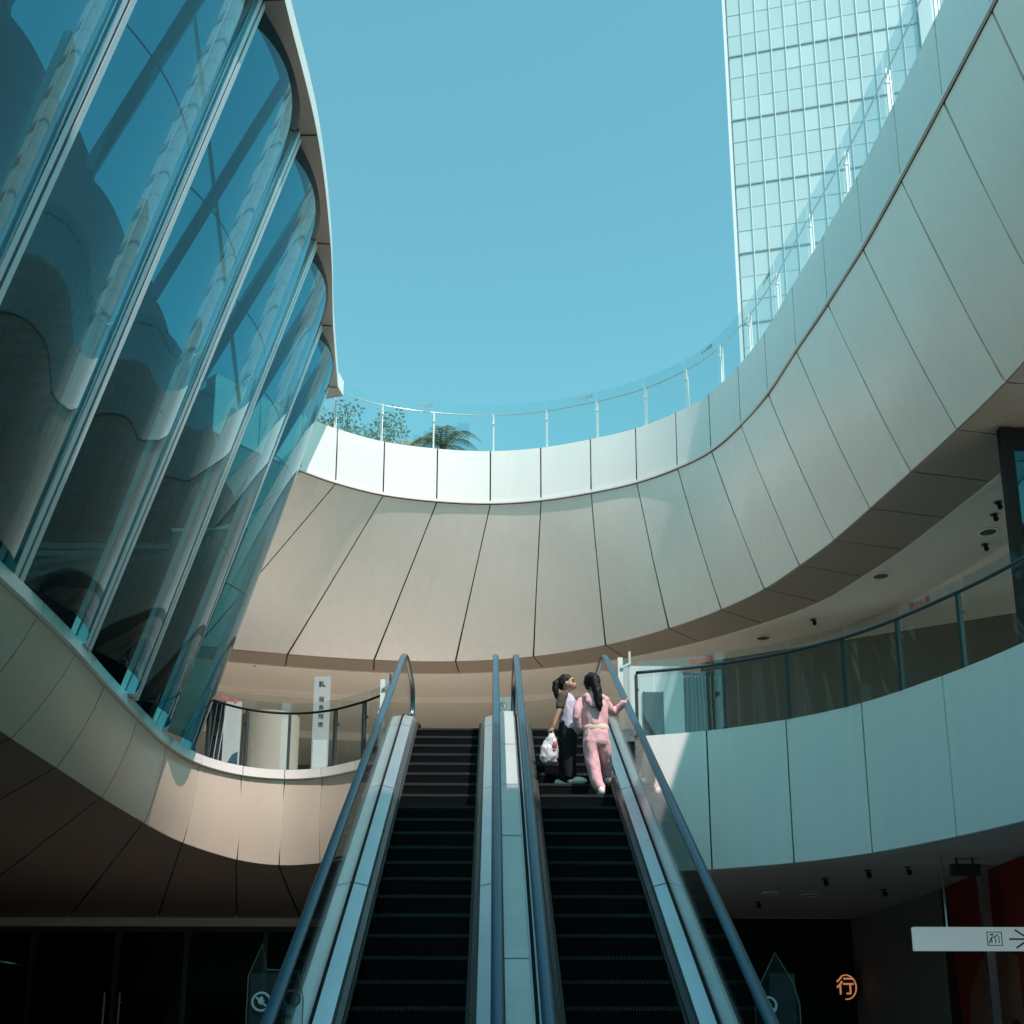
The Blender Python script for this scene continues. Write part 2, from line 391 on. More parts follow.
def railing(name, label, P, z, ts, post_mat, rail_mat, stickers=(), h_rail=.93, h_glass=1.12, off=-.06, postw=.045, top=None, gpost=True, rail_r=.022, stick_mat='sticker_r'):
    """glass balustrade along curve P (list of plan points) with posts at the parameters ts"""
    q = cr(P, ts[len(ts)//2])
    root = empty(name, (q.x, q.y, z), label, 'railing')
    def at(t):
        p = cr(P, t); d = (cr(P, min(len(P)-1, t+.05)) - cr(P, max(0, t-.05))).normalized()
        nn = Vector((d.y, -d.x, 0)); w = p + nn*off
        return Vector((w.x, w.y, 0)), nn, d
    for a, b in zip(ts[:-1], ts[1:]):
        mb = MB(); e = (b-a)*.015; k = 5
        pts = [at(a+e+(b-a-2*e)*i/k) for i in range(k+1)]
        f1 = [p+n*.008 for p, n, d in pts]; f2 = [p-n*.008 for p, n, d in pts]
        lo, hi = Vector((0,0,z+.03)), Vector((0,0,z+h_glass))
        mb.grid([[p+lo for p in f1], [p+hi for p in f1]])
        mb.grid([[p+hi for p in f2], [p+lo for p in f2]])
        mb.grid([[p+hi for p in f1], [p+hi for p in f2]])
        mb.build('glass_panel', M['rail_glass'], root, False)
    for t in ts:
        p, n, d = at(t); mb = MB()
        mb.bar(p-n*.05+Vector((0,0,z)), p-n*.05+Vector((0,0,z+h_rail+.0)), .018, postw, up=n)
        mb.bar(p-n*.085+Vector((0,0,z)), p-n*.085+Vector((0,0,z+h_rail-.03)), postw, .02, up=n)
        mb.disc((p.x-n.x*.06, p.y-n.y*.06, z), .06, .012, 10)
        mb.bar(p+Vector((0,0,z+.70)), p-n*.10+Vector((0,0,z+.70)), .035, .035)
        mb.build('post', M[post_mat], root)
    mb = MB(); N = (len(ts)-1)*6
    path = []
    for i in range(N+1):
        p, n, d = at(ts[0]+(ts[-1]-ts[0])*i/N); path.append(p-n*.075+Vector((0,0,z+h_rail)))
    mb.tube(path, rail_r, 8); mb.build('handrail', M[rail_mat], root, True)
    for t, txt in stickers:
        p, n, d = at(t); mb = MB()
        place_text(mb, txt, .085, p+n*(-.014 if off > 0 else .014)+Vector((0,0,z+h_glass-.085)), (-d if off > 0 else d), (0,0,1), 0, .0015)
        mb.build('warning_lettering', M[stick_mat], root)
    return root
PARZ = PAR
railing('glass_railing', 'glass railing with white posts along the top of the white parapet against the sky', PAR, 14.3,
        [3, 3.97, 4.93, 6.05, 7.1, 8.12, 9.2, 10.25, 11.3, 12.3, 13.35, 14.5, 15.6, 16.75, 17.9, 19.0], 'whitepost', 'steel',
        stickers=[(4.75, '小心玻璃'), (7.9, '小心玻璃'), (10.95, '小心玻璃'), (13.1, '小心玻璃')], stick_mat='concrete', rail_r=.015)

# ------------------------------------------------------------------ second storey balconies
RT = [(6.6,-6),(6.5,-3),(6.4,0),(6.35,3),(6.3,6),(6.2,8.5),(6.05,10.4),(5.72,11.9),(5.24,13.12),(4.62,14.2),(3.85,14.95),(2.9,15.5),(1.95,15.82)]
RT = [Vector((*p, 0)) for p in RT]
def flip_atz(P, z, off=0.): return atz(P, z, off)
rb = empty('balcony', (5, 15, 4.0), 'pale blue-grey balcony front curving to the right of the escalators', 'balcony')
def offz(P, z, off): return [Vector((p.x, p.y, z)) for p in atz(P, z, off)]
# RT runs from the front to the back, so the void lies to its left
panel_band(offz(RT, 5.9, 0), offz(RT, 4.0, 0), gap=.02, thick=.05, inside=(0, 10, 5), nu=8, nv=6, wave=.008).build('fascia', M['fascia'], rb, True)
strip(offz(RT, 5.88, .06), offz(RT, 4.02, .06)).build('fascia_backing', M['dark_joint'], rb, True)
mb = strip(offz(RT, 4.0, 0), offz(RT, 4.03, .45)); a = strip(offz(RT, 4.03, .45), offz(RT, 4.3, .5)); mb.raw(a.v, a.f); mb.build('soffit', M['low_ceil'], rb, True)
strip(offz(RT, 5.9, 0), offz(RT, 5.905, .4)).build('coping', M['fascia'], rb, True)
LT = [(-1.62,16.82),(-2.05,17.3),(-2.6,17.72),(-3.2,17.86),(-3.82,17.62),(-4.3,16.95),(-4.5,15.9),(-4.52,14.6),(-4.5,13.2),(-4.46,12.1),(-4.46,11.0),(-4.5,9.6),(-4.55,8.0),(-4.6,6.0),(-4.7,3.),(-4.8,0),(-5,-4)]
LB = [(-1.68,16.9,4.45),(-2.1,17.35,4.45),(-2.6,17.8,4.45),(-3.25,18.0,4.45),(-3.85,17.8,4.5),(-4.45,16.95,4.6),(-4.72,15.9,4.68),(-4.85,14.5,4.72),(-4.92,13.1,4.75),(-4.96,11.9,4.76),(-4.98,10.9,4.78),(-5.05,9.5,4.8),(-5.1,8,4.8),(-5.15,6,4.8),(-5.2,3,4.8),(-5.3,0,4.8),(-5.5,-4,4.8)]
LT = [Vector((*p, 0)) for p in LT]; LB = [Vector(p) for p in LB]
LTb = [Vector((p.x, p.y, 5.74)) for p in LT]
lb = empty('balcony', (-4, 17, 4.45), 'taupe balcony front sweeping below the leaning glass facade to the left escalator', 'balcony')
# joints of the left front are raked: shift the lower curve by part of a bay
panel_band(LTb, LB, gap=.02, thick=.04, inside=(0, 12, 3.5), nv=4, bow=.04).build('fascia', M['clad_low'], lb, True)
strip([p+Vector((0,0,0)) for p in offz(LT, 5.74, .07)], [p+Vector((-.06,.05,.02)) for p in LB]).build('fascia_backing', M['dark_joint'], lb, True)
panel_band(offz(LT, 5.9, -.05), offz(LT, 5.76, -.05), gap=.012, thick=.03, inside=(0, 12, 6)).build('trim_band', M['fascia'], lb, True)
mb = strip(offz(LT, 5.9, -.05), offz(LT, 5.905, .35)); a = strip(offz(LT, 5.76, -.05), offz(LT, 5.75, .05)); mb.raw(a.v, a.f); mb.build('coping', M['fascia'], lb, True)
LO = [Vector((x, y, 4.38)) for x, y in [(-1.7,24.3),(-2.3,24.3),(-3.0,24.3),(-3.9,24.3),(-5.2,24.3),(-6.8,24.3),(-8.6,24.3),(-11,24.2),(-13.5,23.5),(-14,21),(-14,18),(-14,15),(-14,12),(-14,8),(-14,4),(-14,0),(-14,-4)]]
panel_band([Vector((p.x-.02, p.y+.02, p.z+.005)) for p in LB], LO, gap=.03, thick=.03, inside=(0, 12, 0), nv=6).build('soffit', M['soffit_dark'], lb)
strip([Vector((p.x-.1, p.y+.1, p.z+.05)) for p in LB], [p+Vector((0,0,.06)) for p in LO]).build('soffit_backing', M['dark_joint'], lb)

# storey slabs
def dense(P, off):
    Q = atz(P, 0, off); return [cr(Q, i/4) for i in range(4*(len(Q)-1)+1)]
RD = dense(RT, .10); LD = dense(LT, .10); NR = len(RD); NL = len(LD)
ring = RD + [Vector((1.75,15.95,0)), Vector((1.72,15.45,0)), Vector((-1.42,15.45,0)), Vector((-1.45,16.8,0))] + LD
def outward(p, k):
    if k < NR*.62: return Vector((24, p.y, 0))
    if k < NR: return Vector((24, p.y+(44-p.y)*(k-NR*.62)/(NR*.38), 0))
    if k < NR+5: return Vector((p.x*1.06, 44, 0))
    j = k-NR-4
    if j < NL*.35: return Vector((-24, 44+(p.y-44)*j/(NL*.35), 0))
    return Vector((-24, p.y, 0))
def slab(z, mtl, name, label, shift=.05):
    mb = MB()
    for k in range(len(ring)-1):
        if z < 5 and k > NR+3: break
        a, b = ring[k], ring[k+1]; c, d = outward(b, k+1), outward(a, k)
        mb.face([(a.x,a.y,z),(b.x,b.y,z),(c.x,c.y,z),(d.x,d.y,z)])
    return tag(mb.build(name, mtl), label, 'floor', kind='structure')
slab(5.86, M['floor2'], 'upper_floor', 'beige stone floor of the upper level')
slab(4.36, M['low_ceil'], 'ceiling', 'grey plaster ceiling of the lower level')

# railings on the upper floor
RTr = RT
railing('glass_railing', 'glass railing with dark posts on the pale balcony right of the escalators', RT, 5.9,
        [2, 3, 4, 5, 6.0, 6.85, 7.75, 8.5, 9.2, 9.95, 10.75, 11.95], 'post', 'post', stickers=[(11.05, '请勿倚靠'), (8.25, '请勿倚靠')], off=.10, rail_r=.024)
railing('glass_railing', 'low glass railing with a dark handrail beside the left escalator landing', LT, 5.9,
        [0.05, .85, 1.75, 2.95, 3.9, 4.75], 'post', 'black', stickers=[(4.3, '请勿倚靠')], off=.12, rail_r=.02)

# ------------------------------------------------------------------ leaning glass facade
ZB, ZT = 5.92, 15.0
FB = [(-4.6,6.8),(-4.58,8.45),(-4.54,10.45),(-4.47,12.25),(-4.47,14.05),(-4.55,15.62),(-4.52,16.95)]
FT = [(-3.4,8.0),(-3.22,10.3),(-3.13,12.71),(-3.01,15.03),(-3.11,17.44),(-3.34,19.75),(-3.49,21.85)]
fac = empty('glass_building', (-4.5, 12, 5.9), 'leaning glass facade of scalloped bays between silver fins left of the atrium', 'building')
def fpt(i, v):
    return Vector((FB[i][0]+(FT[i][0]-FB[i][0])*v, FB[i][1]+(FT[i][1]-FB[i][1])*v, ZB+(ZT-ZB)*v))
def bay(i, s, v, push=0.):
    a, b = fpt(i, v), fpt(i+1, v)
    t = (b-a); L = t.length; t.normalize()
    n = Vector((t.y, -t.x, -.08)).normalized()
    amp = .30-.05*v
    if s < .52: f = math.sin(math.pi/2*max(0, s)/.52)**.85
    else: f = max(0, 1-((s-.52)/.48)**2.3)**.8
    return a.lerp(b, s) + n*(amp*f + push), n
NB = len(FB)-1
for i in range(NB):
    mb = MB(); ns, nv = 22, 14
    ss = [.5-.5*math.cos(math.pi*k/ns) for k in range(ns+1)]
    mb.grid([[bay(i, s, v/nv)[0] for s in ss] for v in range(nv+1)])
    gp = mb.build('glass_bay', M['facade_glass'], fac, True)
    # slim cream mullion box standing behind the glass next to the far fin
    mb = MB()
    def edge0(w): return .955 - (.05+.17*min(1, w/.42)*(1 if w < .55 else max(.55, 1-(w-.55)*2.2)))
    rows = [[bay(i, edge0(v/45)+(.955-edge0(v/45))*k/6, v/45, -.15)[0] for k in range(7)] for v in range(24)]
    mb.grid(rows)
    mb.grid([[r[0] for r in rows], [bay(i, edge0(v/45), v/45, -.22)[0] for v in range(24)]])
    mb.build('mullion_box', [M['mullion'], M['slot']], gp)
    mb = MB(); mb.bar(bay(i, .64, .525, -.80)[0], bay(i, .55, 1.004, -.14)[0], .20, .14); mb.build('inner_post', M['steel_dark'], gp)
    mb = MB()
    def ip(s_, v_): return fpt(i, v_).lerp(fpt(i+1, v_), s_) + Vector((-1.15, 0, 0))
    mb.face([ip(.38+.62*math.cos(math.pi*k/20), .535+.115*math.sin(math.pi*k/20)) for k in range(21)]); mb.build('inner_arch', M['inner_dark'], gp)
    for v in (.30, .62):
        mb = MB(); mb.tube([bay(i, s_, v+.02*s_, -.03)[0] for s_ in ss], .012, 6); mb.build('transom', M['steel_dark'], gp, True)
for i in range(NB+1):
    mb = MB()
    for dx, w, d, k in ((-.062, .075, .14, 0), (.062, .075, .14, 0), (0, .05, .08, 1)):
        ib = min(i, NB-1)
        t = (fpt(ib+1, .5)-fpt(ib, .5)).normalized(); n = Vector((t.y, -t.x, 0))
        a = fpt(i, -.004)+t*dx+n*.03; b = fpt(i, 1.0)+t*dx+n*.03
        if i == NB: a -= t*.05; b -= t*.05
        mb.bar(a, b, w if True else d, d, up=n, m=k)
    mb.build('fin', [M['fin'], M['steel_dark']], fac)
mb = MB(); mb.tube([(-3.75,11.6,14.6),(-4.25,18.2,11.9)], .035, 8); mb.build('rail_reflection_rod', M['fin'], fac, True)  # rod added to imitate the reflected line of a rail in the glass
# cap over the bays: scalloped soffit out to a smooth white edge
mb = MB(); edge = []
for i in range(NB):
    for k in range(12):
        s = k/12; p, n = bay(i, .5-.5*math.cos(math.pi*s), 1.0); q, _ = bay(i, .5, 1.0)
        c = [Vector((*e, 0)) for e in FT]; tt = i + (.5-.5*math.cos(math.pi*s))
        e0 = cr(c, tt); dd = (cr(c, min(NB, tt+.05))-cr(c, max(0, tt-.05))).normalized(); nn = Vector((dd.y, -dd.x, 0))
        e1 = e0 + nn*(.42-.14*tt/NB); edge.append((p, Vector((e1.x, e1.y, ZT)), nn))
p = fpt(NB, 1.0); edge.append((p, p+Vector((.35,.35,0)), Vector((1,0,0)))); edge.append((p+Vector((-.4,.1,0)), p+Vector((-.3,.55,0)), Vector((0,1,0))))
A = [e[0]+Vector((0,0,.005)) for e in edge]; B = [e[1] for e in edge]
mb.grid([A, B]); mb.build('cap_soffit', M['cap'], fac)
mb = MB(); mb.grid([B, [b+Vector((0,0,.34)) for b in B]]); mb.build('cap_edge', M['white'], fac)
mb = MB()
for i in range(1, NB+1):
    a = fpt(i, 1.0); c = [Vector((*e, 0)) for e in FT]; dd = (cr(c, min(NB, i+.05))-cr(c, i-.05)).normalized(); nn = Vector((dd.y, -dd.x, 0))
    mb.bar(a+Vector((0,0,-.004)), Vector((a.x, a.y, ZT-.004))+nn*(.40-.14*i/NB), .02, .006)
mb.build('cap_joint', M['dark_joint'], fac)
mb = MB(); mb.grid([[b+Vector((0,0,.34)) for b in B], [a+Vector((-.22,0,.34)) for a in A]]); mb.grid([[a+Vector((-.22,0,.34)) for a in A], [a+Vector((-.22,0,-.02)) for a in A]]); mb.grid([[a+Vector((-.22,0,-.02)) for a in A], A]); mb.build('cap_top', M['cap'], fac)
# rooms behind the glass
mb = MB()
for zz, th in ((10.55, .35),):
    v = (zz-ZB)/(ZT-ZB)
    row1 = []; row2 = []
    for i in range(NB):
        for k in range(4):
            p = bay(i, k/4, v, -.75)[0]; row1.append(p)
    p = fpt(NB, v)+Vector((-.9,-.3,0)); row1.append(p)
    far = [Vector((-13, p.y, zz)) for p in row1]
    mb.grid([row1, far]); mb.grid([[p+Vector((0,0,th)) for p in row1], [p+Vector((0,0,th)) for p in far]]); mb.grid([row1, [p+Vector((0,0,th)) for p in row1]])
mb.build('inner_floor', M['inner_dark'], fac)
for zz, nm in ((10.50, 'slat_ceiling'),):
    mb = MB(); v = (zz-ZB)/(ZT-ZB)
    for k in range(52):
        y = 5.6+k*.32 + (1.2 if zz > 12 else 0)
        if y > 20.2: break
        x1 = -5.2 if zz < 12 else -4.0
        if y > 17.5: x1 -= .25*(y-17.5)
        mb.box((-12.9, y, zz-.10), (x1, y+.10, zz))
    mb.build(nm, M['inner_slat'], fac)
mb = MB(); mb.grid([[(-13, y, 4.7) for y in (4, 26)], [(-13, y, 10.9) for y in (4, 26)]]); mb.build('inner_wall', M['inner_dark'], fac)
# end walls of the rooms
mb = MB(); q0 = fpt(NB, 0)+Vector((-.45,.15,0)); q1 = fpt(NB, .545)+Vector((-.45,.15,0))
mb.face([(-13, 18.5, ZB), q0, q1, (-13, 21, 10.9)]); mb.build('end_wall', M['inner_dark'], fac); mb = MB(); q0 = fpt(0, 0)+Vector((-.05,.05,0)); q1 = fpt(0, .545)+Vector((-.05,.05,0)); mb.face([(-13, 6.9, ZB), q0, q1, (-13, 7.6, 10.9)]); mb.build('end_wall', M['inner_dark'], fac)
# arched portals standing inside
for k, (y, x) in enumerate(((9.2,-6.6),(12.4,-6.8),(15.2,-7.0))):
    for z0 in (ZB,):
        mb = MB(); path = []
        for j in range(15):
            a = math.pi*j/14; path.append((x, y+(1.2 if z0 > 8 else 0)+1.05*math.cos(a), z0+2.1+1.3*math.sin(a)))
        path = [(x, path[0][1], z0)] + path + [(x, path[-1][1], z0)]
        mb.tube(path, (.16), 8, up=(1,0,0)); mb.build('portal', M['inner_arch'], fac, True)

# ------------------------------------------------------------------ escalators
TAN = .594
def H(Y): return 1.715+(Y-6.64)*TAN
YB, YT = 5.44, 15.55            # where the handrail leaves the level runs
def rail_path(dz=0., ext0=4.45, ext1=17.0):
    """handrail centre line in (Y, z) from lower to upper newel"""
    P = []
    zb, zt = 1.0+dz, H(YT)+dz
    P.append((ext0, zb)); P.append((YB-.45, zb))
    for k in range(1, 6):
        a = k/6; P.append((YB-.45+.9*a, zb + TAN*.9*a*a/2))
    P.append((YB+.5, H(YB+.5)+dz))
    n = 18
    for k in range(1, n): 
        Y = YB+.5+(YT-.30-YB-.5)*k/n; P.append((Y, H(Y)+dz))
    for k in range(0, 7):
        a = k/6; P.append((YT-.30+.8*a, H(YT-.30)+dz + TAN*.8*(a-a*a/2)))
    P.append((ext1-.25, P[-1][1])); P.append((ext1, P[-1][1]))
    return P
RP = rail_path()
ZTOP = RP[-1][1]
def escalator(xa, xb, label):
    xc = (xa+xb)/2
    root = empty('escalator', (xc, 5.0, 0), label, 'escalator', 'pair of escalators')
    hs = .435
    for sgn, xr in ((-1, xa), (1, xb)):
        # handrail loop: upper newel included
        mb = MB(); r = .30; path = [(xr, y, z) for y, z in RP]
        for k in range(1, 10):
            a = math.pi*k/9; path.append((xr, 17.0+r*math.sin(a), ZTOP-r+r*math.cos(a)))
        path.append((xr, 16.7, ZTOP-2*r))
        low = []
        for k in range(9, 0, -1):
            a = math.pi*k/9; low.append((xr, 4.45-r*math.sin(a), 1.0-r+r*math.cos(a)))
        path = [(xr, 4.75, 1.0-2*r)] + low + path
        mb.tube(path, [(.042, .024)]*len(path), 10, up=(0,0,1)); mb.build('handrail', M['rubber'], root, True)
        # bright guide under the belt
        mb = MB()
        gp = [(xr, y, z-.035) for y, z in RP]
        mb.tube(gp, [(.02,.02)]*len(gp), 6); mb.build('handrail_guide', M['steel'], root, True)
        # glass balustrade
        mb = MB()
        for dx in (-.006, .006):
            rows = [[(xr+dx, y, z-.05) for y, z in RP], [(xr+dx, y, z-.86) for y, z in RP]]
            mb.grid(rows)
        arc = [(17.0+r*math.sin(math.pi*k/8)*.9, ZTOP-r+(r-.05)*math.cos(math.pi*k/8)) for k in range(9)]
        mb.face([(xr, y, z) for y, z in arc] + [(xr, 17.0, ZTOP-.86)])
        mb.build('glass_balustrade', M['rail_glass'], root)
        # decks: outer deck, groove that holds the glass, inner deck, skirt and brush
        xi = xc + sgn*hs
        def ribbon(x0, o0, x1, o1, ext=True):
            return [[(x0, y, z-o0) for y, z in RP], [(x1, y, z-o1) for y, z in RP]]
        mb = MB(); mb.grid(ribbon(xr+sgn*.015, .86, xr+sgn*.13, .865)); mb.grid(ribbon(xr+sgn*.13, .865, xr+sgn*.13, 1.25))
        if xr in (xa, xb) and not (sgn == 1 and xa < -1) and not (sgn == -1 and xa > 0): pass
        mb.build('outer_deck', M['steel'], root)
        mb = MB(); mb.tube([(xr, y, z-.852) for y, z in RP], [(.02,.012)]*len(RP), 6); mb.build('glass_channel', M['black'], root)
        mb = MB(); w = abs(xr-xi)
        mb.grid(ribbon(xr-sgn*.02, .855, xr-sgn*(w*.72), .885)); mb.grid(ribbon(xr-sgn*(w*.72), .885, xr-sgn*(w*.80), .93))
        for yj in (7.9, 10.3, 12.7, 15.0):
            mb.face([(xr-sgn*.02, yj, H(yj)-.852), (xr-sgn*w*.72, yj, H(yj)-.882), (xr-sgn*w*.72, yj+.012, H(yj+.012)-.882), (xr-sgn*.02, yj+.012, H(yj+.012)-.852)], 1)
        mb.build('inner_deck', [M['steel'], M['steel_dark']], root)
        mb = MB()
        mb.grid(ribbon(xr-sgn*(w*.80), .93, xi, .955)); mb.grid(ribbon(xi, .955, xi, 1.3)); mb.build('skirt', M['steel_dark'], root)
        mb = MB(); mb.tube([(xi-sgn*.012, y, z-.985) for y, z in RP], .014, 6); mb.build('brush', M['brush'], root)
    # steps
    zs = 4.40; proto = None
    rise = .2085; run = rise/TAN
    k0 = -20; cnt = 0
    for k in range(k0, 8):
        z = zs+k*rise; y = 6.64+(z+1.0-1.715)/TAN
        if z < .15 or z > 5.86: continue
        if proto is None:
            mb = MB()
            n = 42; wv = 2*hs/n
            # tread, ribbed riser and nosing
            mb.face([(xc-hs, y, z), (xc+hs, y, z), (xc+hs, y+run+.02, z), (xc-hs, y+run+.02, z)])
            for c in range(n):
                x0 = xc-hs+c*wv
                mb.face([(x0, y+.015, z-rise-.01), (x0+wv*.5, y+.015, z-rise-.01), (x0+wv*.5, y, z-.012), (x0, y, z-.012)])
                mb.face([(x0+wv*.5, y+.024, z-rise-.01), (x0+wv, y+.024, z-rise-.01), (x0+wv, y+.010, z-.012), (x0+wv*.5, y+.010, z-.012)])
                mb.box((x0, y-.003, z-.026), (x0+wv*.5, y+.012, z+.003), 1)
            proto = mb.build('step', [M['step'], M['nose']], root)
            py, pz = y, z
        else:
            o = proto.copy(); COL.objects.link(o); o.parent = root
            o.location = (0, y-py, z-pz)
        cnt += 1
    # landing plates and comb
    mb = MB(); mb.box((xc-hs-.02, 15.42, 5.80), (xc+hs+.02, 17.3, 5.885)); mb.build('landing_plate', M['steel_dark'], root)
    mb = MB(); mb.box((xc-hs-.02, 3.6, .0), (xc+hs+.02, 5.45, .06)); mb.build('landing_plate', M['steel_dark'], root)
    # truss body below
    mb = MB(); x0, x1 = xa-.125, xb+.125
    if xa < -1: x1 = xb+.10
    else: x0 = xa-.10
    prof = [(y, z-1.28) for y, z in RP]
    lowp = [(y, max(.01, z-2.15)) for y, z in RP]
    for x in (x0+.03, x1-.03): mb.grid([[(x, y, z) for y, z in prof], [(x, y, z) for y, z in lowp]])
    mb.grid([[(x0+.03, y, z) for y, z in lowp], [(x1-.03, y, z) for y, z in lowp]])
    mb.grid([[(x0+.03, y, z-.05) for y, z in prof], [(x1-.03, y, z-.05) for y, z in prof]])
    mb.build('truss_casing', M['steel_dark'], root)
    return root
escalator(-1.222, .035, 'left escalator with empty dark steps and glass sides')
escalator(.317, 1.538, 'right escalator carrying the two girls up')
# cover strip between the two machines
div = empty('divider_deck', (.175, 6, .4), 'narrow pale metal deck filling the gap between the two escalators', 'deck')
RQ = [(y, z) for y, z in RP if y < 16.2]
mb = MB()
n = len(RQ)
for a in range(0, n-1):
    (y0, z0), (y1, z1) = RQ[a], RQ[a+1]
    e = .004
    if a % 4 == 1 and False: pass
    mb.face([(.165-.085, y0+e, z0-.80), (.165+.11, y0+e, z0-.80), (.165+.11, y1-e, z1-.80), (.165-.085, y1-e, z1-.80)])
for yj in (6.6, 8.9, 11.2, 12.6, 14.0):
    mb.face([(.08, yj, H(yj)-.796), (.275, yj, H(yj)-.796), (.275, yj+.012, H(yj+.012)-.796), (.08, yj+.012, H(yj+.012)-.796)], 1)
mb.build('cover_plate', [M['fascia'], M['steel_dark']], div)
mb = MB(); mb.grid([[(.08, y, z-.803) for y, z in RQ], [(.08, y, z-1.2) for y, z in RQ]]); mb.grid([[(.275, y, z-.803) for y, z in RQ], [(.275, y, z-1.2) for y, z in RQ]]); mb.grid([[(.08, y, z-.81) for y, z in RQ], [(.275, y, z-.81) for y, z in RQ]])
mb.face([(.08, RQ[-1][0], RQ[-1][1]-.8), (.275, RQ[-1][0], RQ[-1][1]-.8), (.275, RQ[-1][0], RQ[-1][1]-1.2), (.08, RQ[-1][0], RQ[-1][1]-1.2)])
mb.build('side_plate', M['steel'], div)

# ------------------------------------------------------------------ glass barriers and warning plates
def barrier(name, label, poly, y, yaw=0., thick=.012, sticker=None, z_base=0., sheet=None, glassmat='barrier_glass'):
    xs = [p[0] for p in poly]; cx = sum(xs)/len(xs)
    root = empty(name, (cx, y, z_base), label, 'barrier')
    mb = MB(); q = Matrix.Rotation(yaw, 3, 'Z')
    def T(x, dy, z): v = q @ Vector((x-cx, dy, 0)); return (cx+v.x, y+v.y, z)
    f = [T(x, -thick/2, z) for x, z in poly]; b = [T(x, thick/2, z) for x, z in poly]
    mb.face(f); mb.face(b[::-1]); mb.build('glass_plate', M[glassmat], root)
    mb = MB(); n = len(poly)
    mb.tube(f+[f[0]], .0035, 5, cap=False); mb.build('edge_trim', M['edge_green'], root)
    if sticker:
        sx, sz, r = sticker; mb = MB()
        ringp = [T(sx+r*math.cos(2*math.pi*k/20), -.014, sz+r*math.sin(2*math.pi*k/20)) for k in range(21)]
        mb.tube(ringp, .008, 5, cap=False)
        # pictogram: a small figure with a bar across
        mb.tube([T(sx-.6*r, -.014, sz+.5*r), T(sx+.6*r, -.014, sz-.5*r)], .007, 5)
        mb.ball(T(sx, -.014, sz+.38*r), (.22*r, .004, .22*r), 6)
        mb.tube([T(sx, -.014, sz+.15*r), T(sx, -.014, sz-.3*r)], .012, 5)
        mb.tube([T(sx-.35*r, -.014, sz-.05*r), T(sx+.35*r, -.014, sz+.1*r)], .008, 5)
        mb.build('warning_sticker', M['sticker_w'], root)
    if sheet:
        x0, x1, z0, z1 = sheet; mb = MB(); mb.face([T(x0, .01, z0), T(x1, .01, z0), T(x1, .01, z1), T(x0, .01, z1)]); mb.build('printed_sheet', M['barrier_sheet'], root)
    return root, T
M['edge_green'] = mat('edge_green', (.22,.24,.20), .3)
M['barrier_sheet'] = glass('barrier_sheet', (.75,.8,.8), 1.4, film=.14, filmcol=(.42,.50,.52))
rt, T = barrier('safety_barrier', 'pointed clear barrier plate with round sticker left of the left escalator', [(-1.53,0),(-1.18,0),(-1.18,1.9),(-1.22,2.07),(-1.42,2.08),(-1.45,2.24),(-1.53,2.04)], 7.6, 0, sticker=(-1.44,1.88,.055), sheet=(-1.52,-1.30,1.72,2.06))
mb = MB()
for k in range(4):
    mb.box((-1.285, 7.585, 1.80-k*.07), (-1.235, 7.59, 1.845-k*.07)); 
ringp = [(-1.25+.05*math.cos(2*math.pi*k/16), 7.586, 1.90+.05*math.sin(2*math.pi*k/16)) for k in range(17)]
mb.tube(ringp, .008, 5, cap=False); mb.build('printed_notice', M['concrete'], rt)
rt, T = barrier('safety_barrier', 'pointed clear barrier plate right of the right escalator', [(1.62,0),(1.94,0),(1.94,1.86),(1.91,1.99),(1.80,2.19),(1.70,2.0),(1.66,1.9)], 7.6, 0, sticker=(1.74,1.86,.05), sheet=(1.76,1.92,1.72,2.06))
barrier('safety_barrier', 'small clear plate with round white sticker standing between the escalator handrails', [(.07,5.95),(.28,5.95),(.28,6.62),(.07,6.62)], 16.3, 0, sticker=(.16,6.46,.07), z_base=5.95)
# gate frames beside the top landings
for x0, x1, y, lab in ((-1.66,-1.50,16.75,'white gate post with a glass leaf beside the left escalator top'), (1.74,1.92,15.72,'white gate post with a glass leaf beside the right escalator top')):
    root = empty('gate_post', ((x0+x1)/2, y, 5.9), lab, 'post')
    mb = MB(); mb.box((x0, y, 5.9), (x0+.07, y+.07, 7.02)); mb.build('post', M['whitepost'], root)
    mb = MB(); mb.box((x1-.03, y-.02, 5.9), (x1, y+.02, 7.1)); mb.build('dark_strip' if x0 < 0 else 'end_strip', M['post'] if x0 < 0 else M['panel_pale'], root)
    mb = MB(); mb.box((x0+.07, y+.02, 5.95), (x1-.03, y+.032, 7.05)); mb.build('glass_leaf', M['barrier_glass'], root)
    mb = MB(); mb.bar(((x0+x1)/2-.05, y-.01, 6.86), ((x0+x1)/2+.08, y-.03, 6.92), .03, .03); mb.box((x0-.02, y-.05, 6.45), (x0+.05, y, 6.52)); mb.build('hinge', M['steel'], root)

# ------------------------------------------------------------------ upper floor furnishings
col = empty('counter', (-4.1, 21.2, 5.86), 'low round beige counter drum behind the left railing', 'counter')
mb = MB(); mb.disc((-4.1, 21.2, 5.87), .52, 1.86, 72); mb.build('drum', M['stone_col'], col, False)
mb = MB(); mb.disc((-4.1, 21.2, 5.87), .56, .15, 32); mb.build('base', M['steel_dark'], col)
st = empty('sign_stand', (-2.95, 19.6, 5.86), 'tall grey information stand with vertical lettering behind the left railing', 'sign stand')
mb = MB(); mb.box((-3.08, 19.58, 5.90), (-2.80, 19.64, 8.0)); mb.build('panel', M['stand'], st)
mb = MB(); mb.box((-3.06, 19.565, 6.0), (-2.82, 19.578, 6.86)); mb.build('lower_panel', M['panel_pale'], st)
mb = MB(); mb.box((-3.20, 19.4, 5.865), (-2.68, 19.8, 5.90)); mb.build('base', M['steel_dark'], st)
mb = MB()
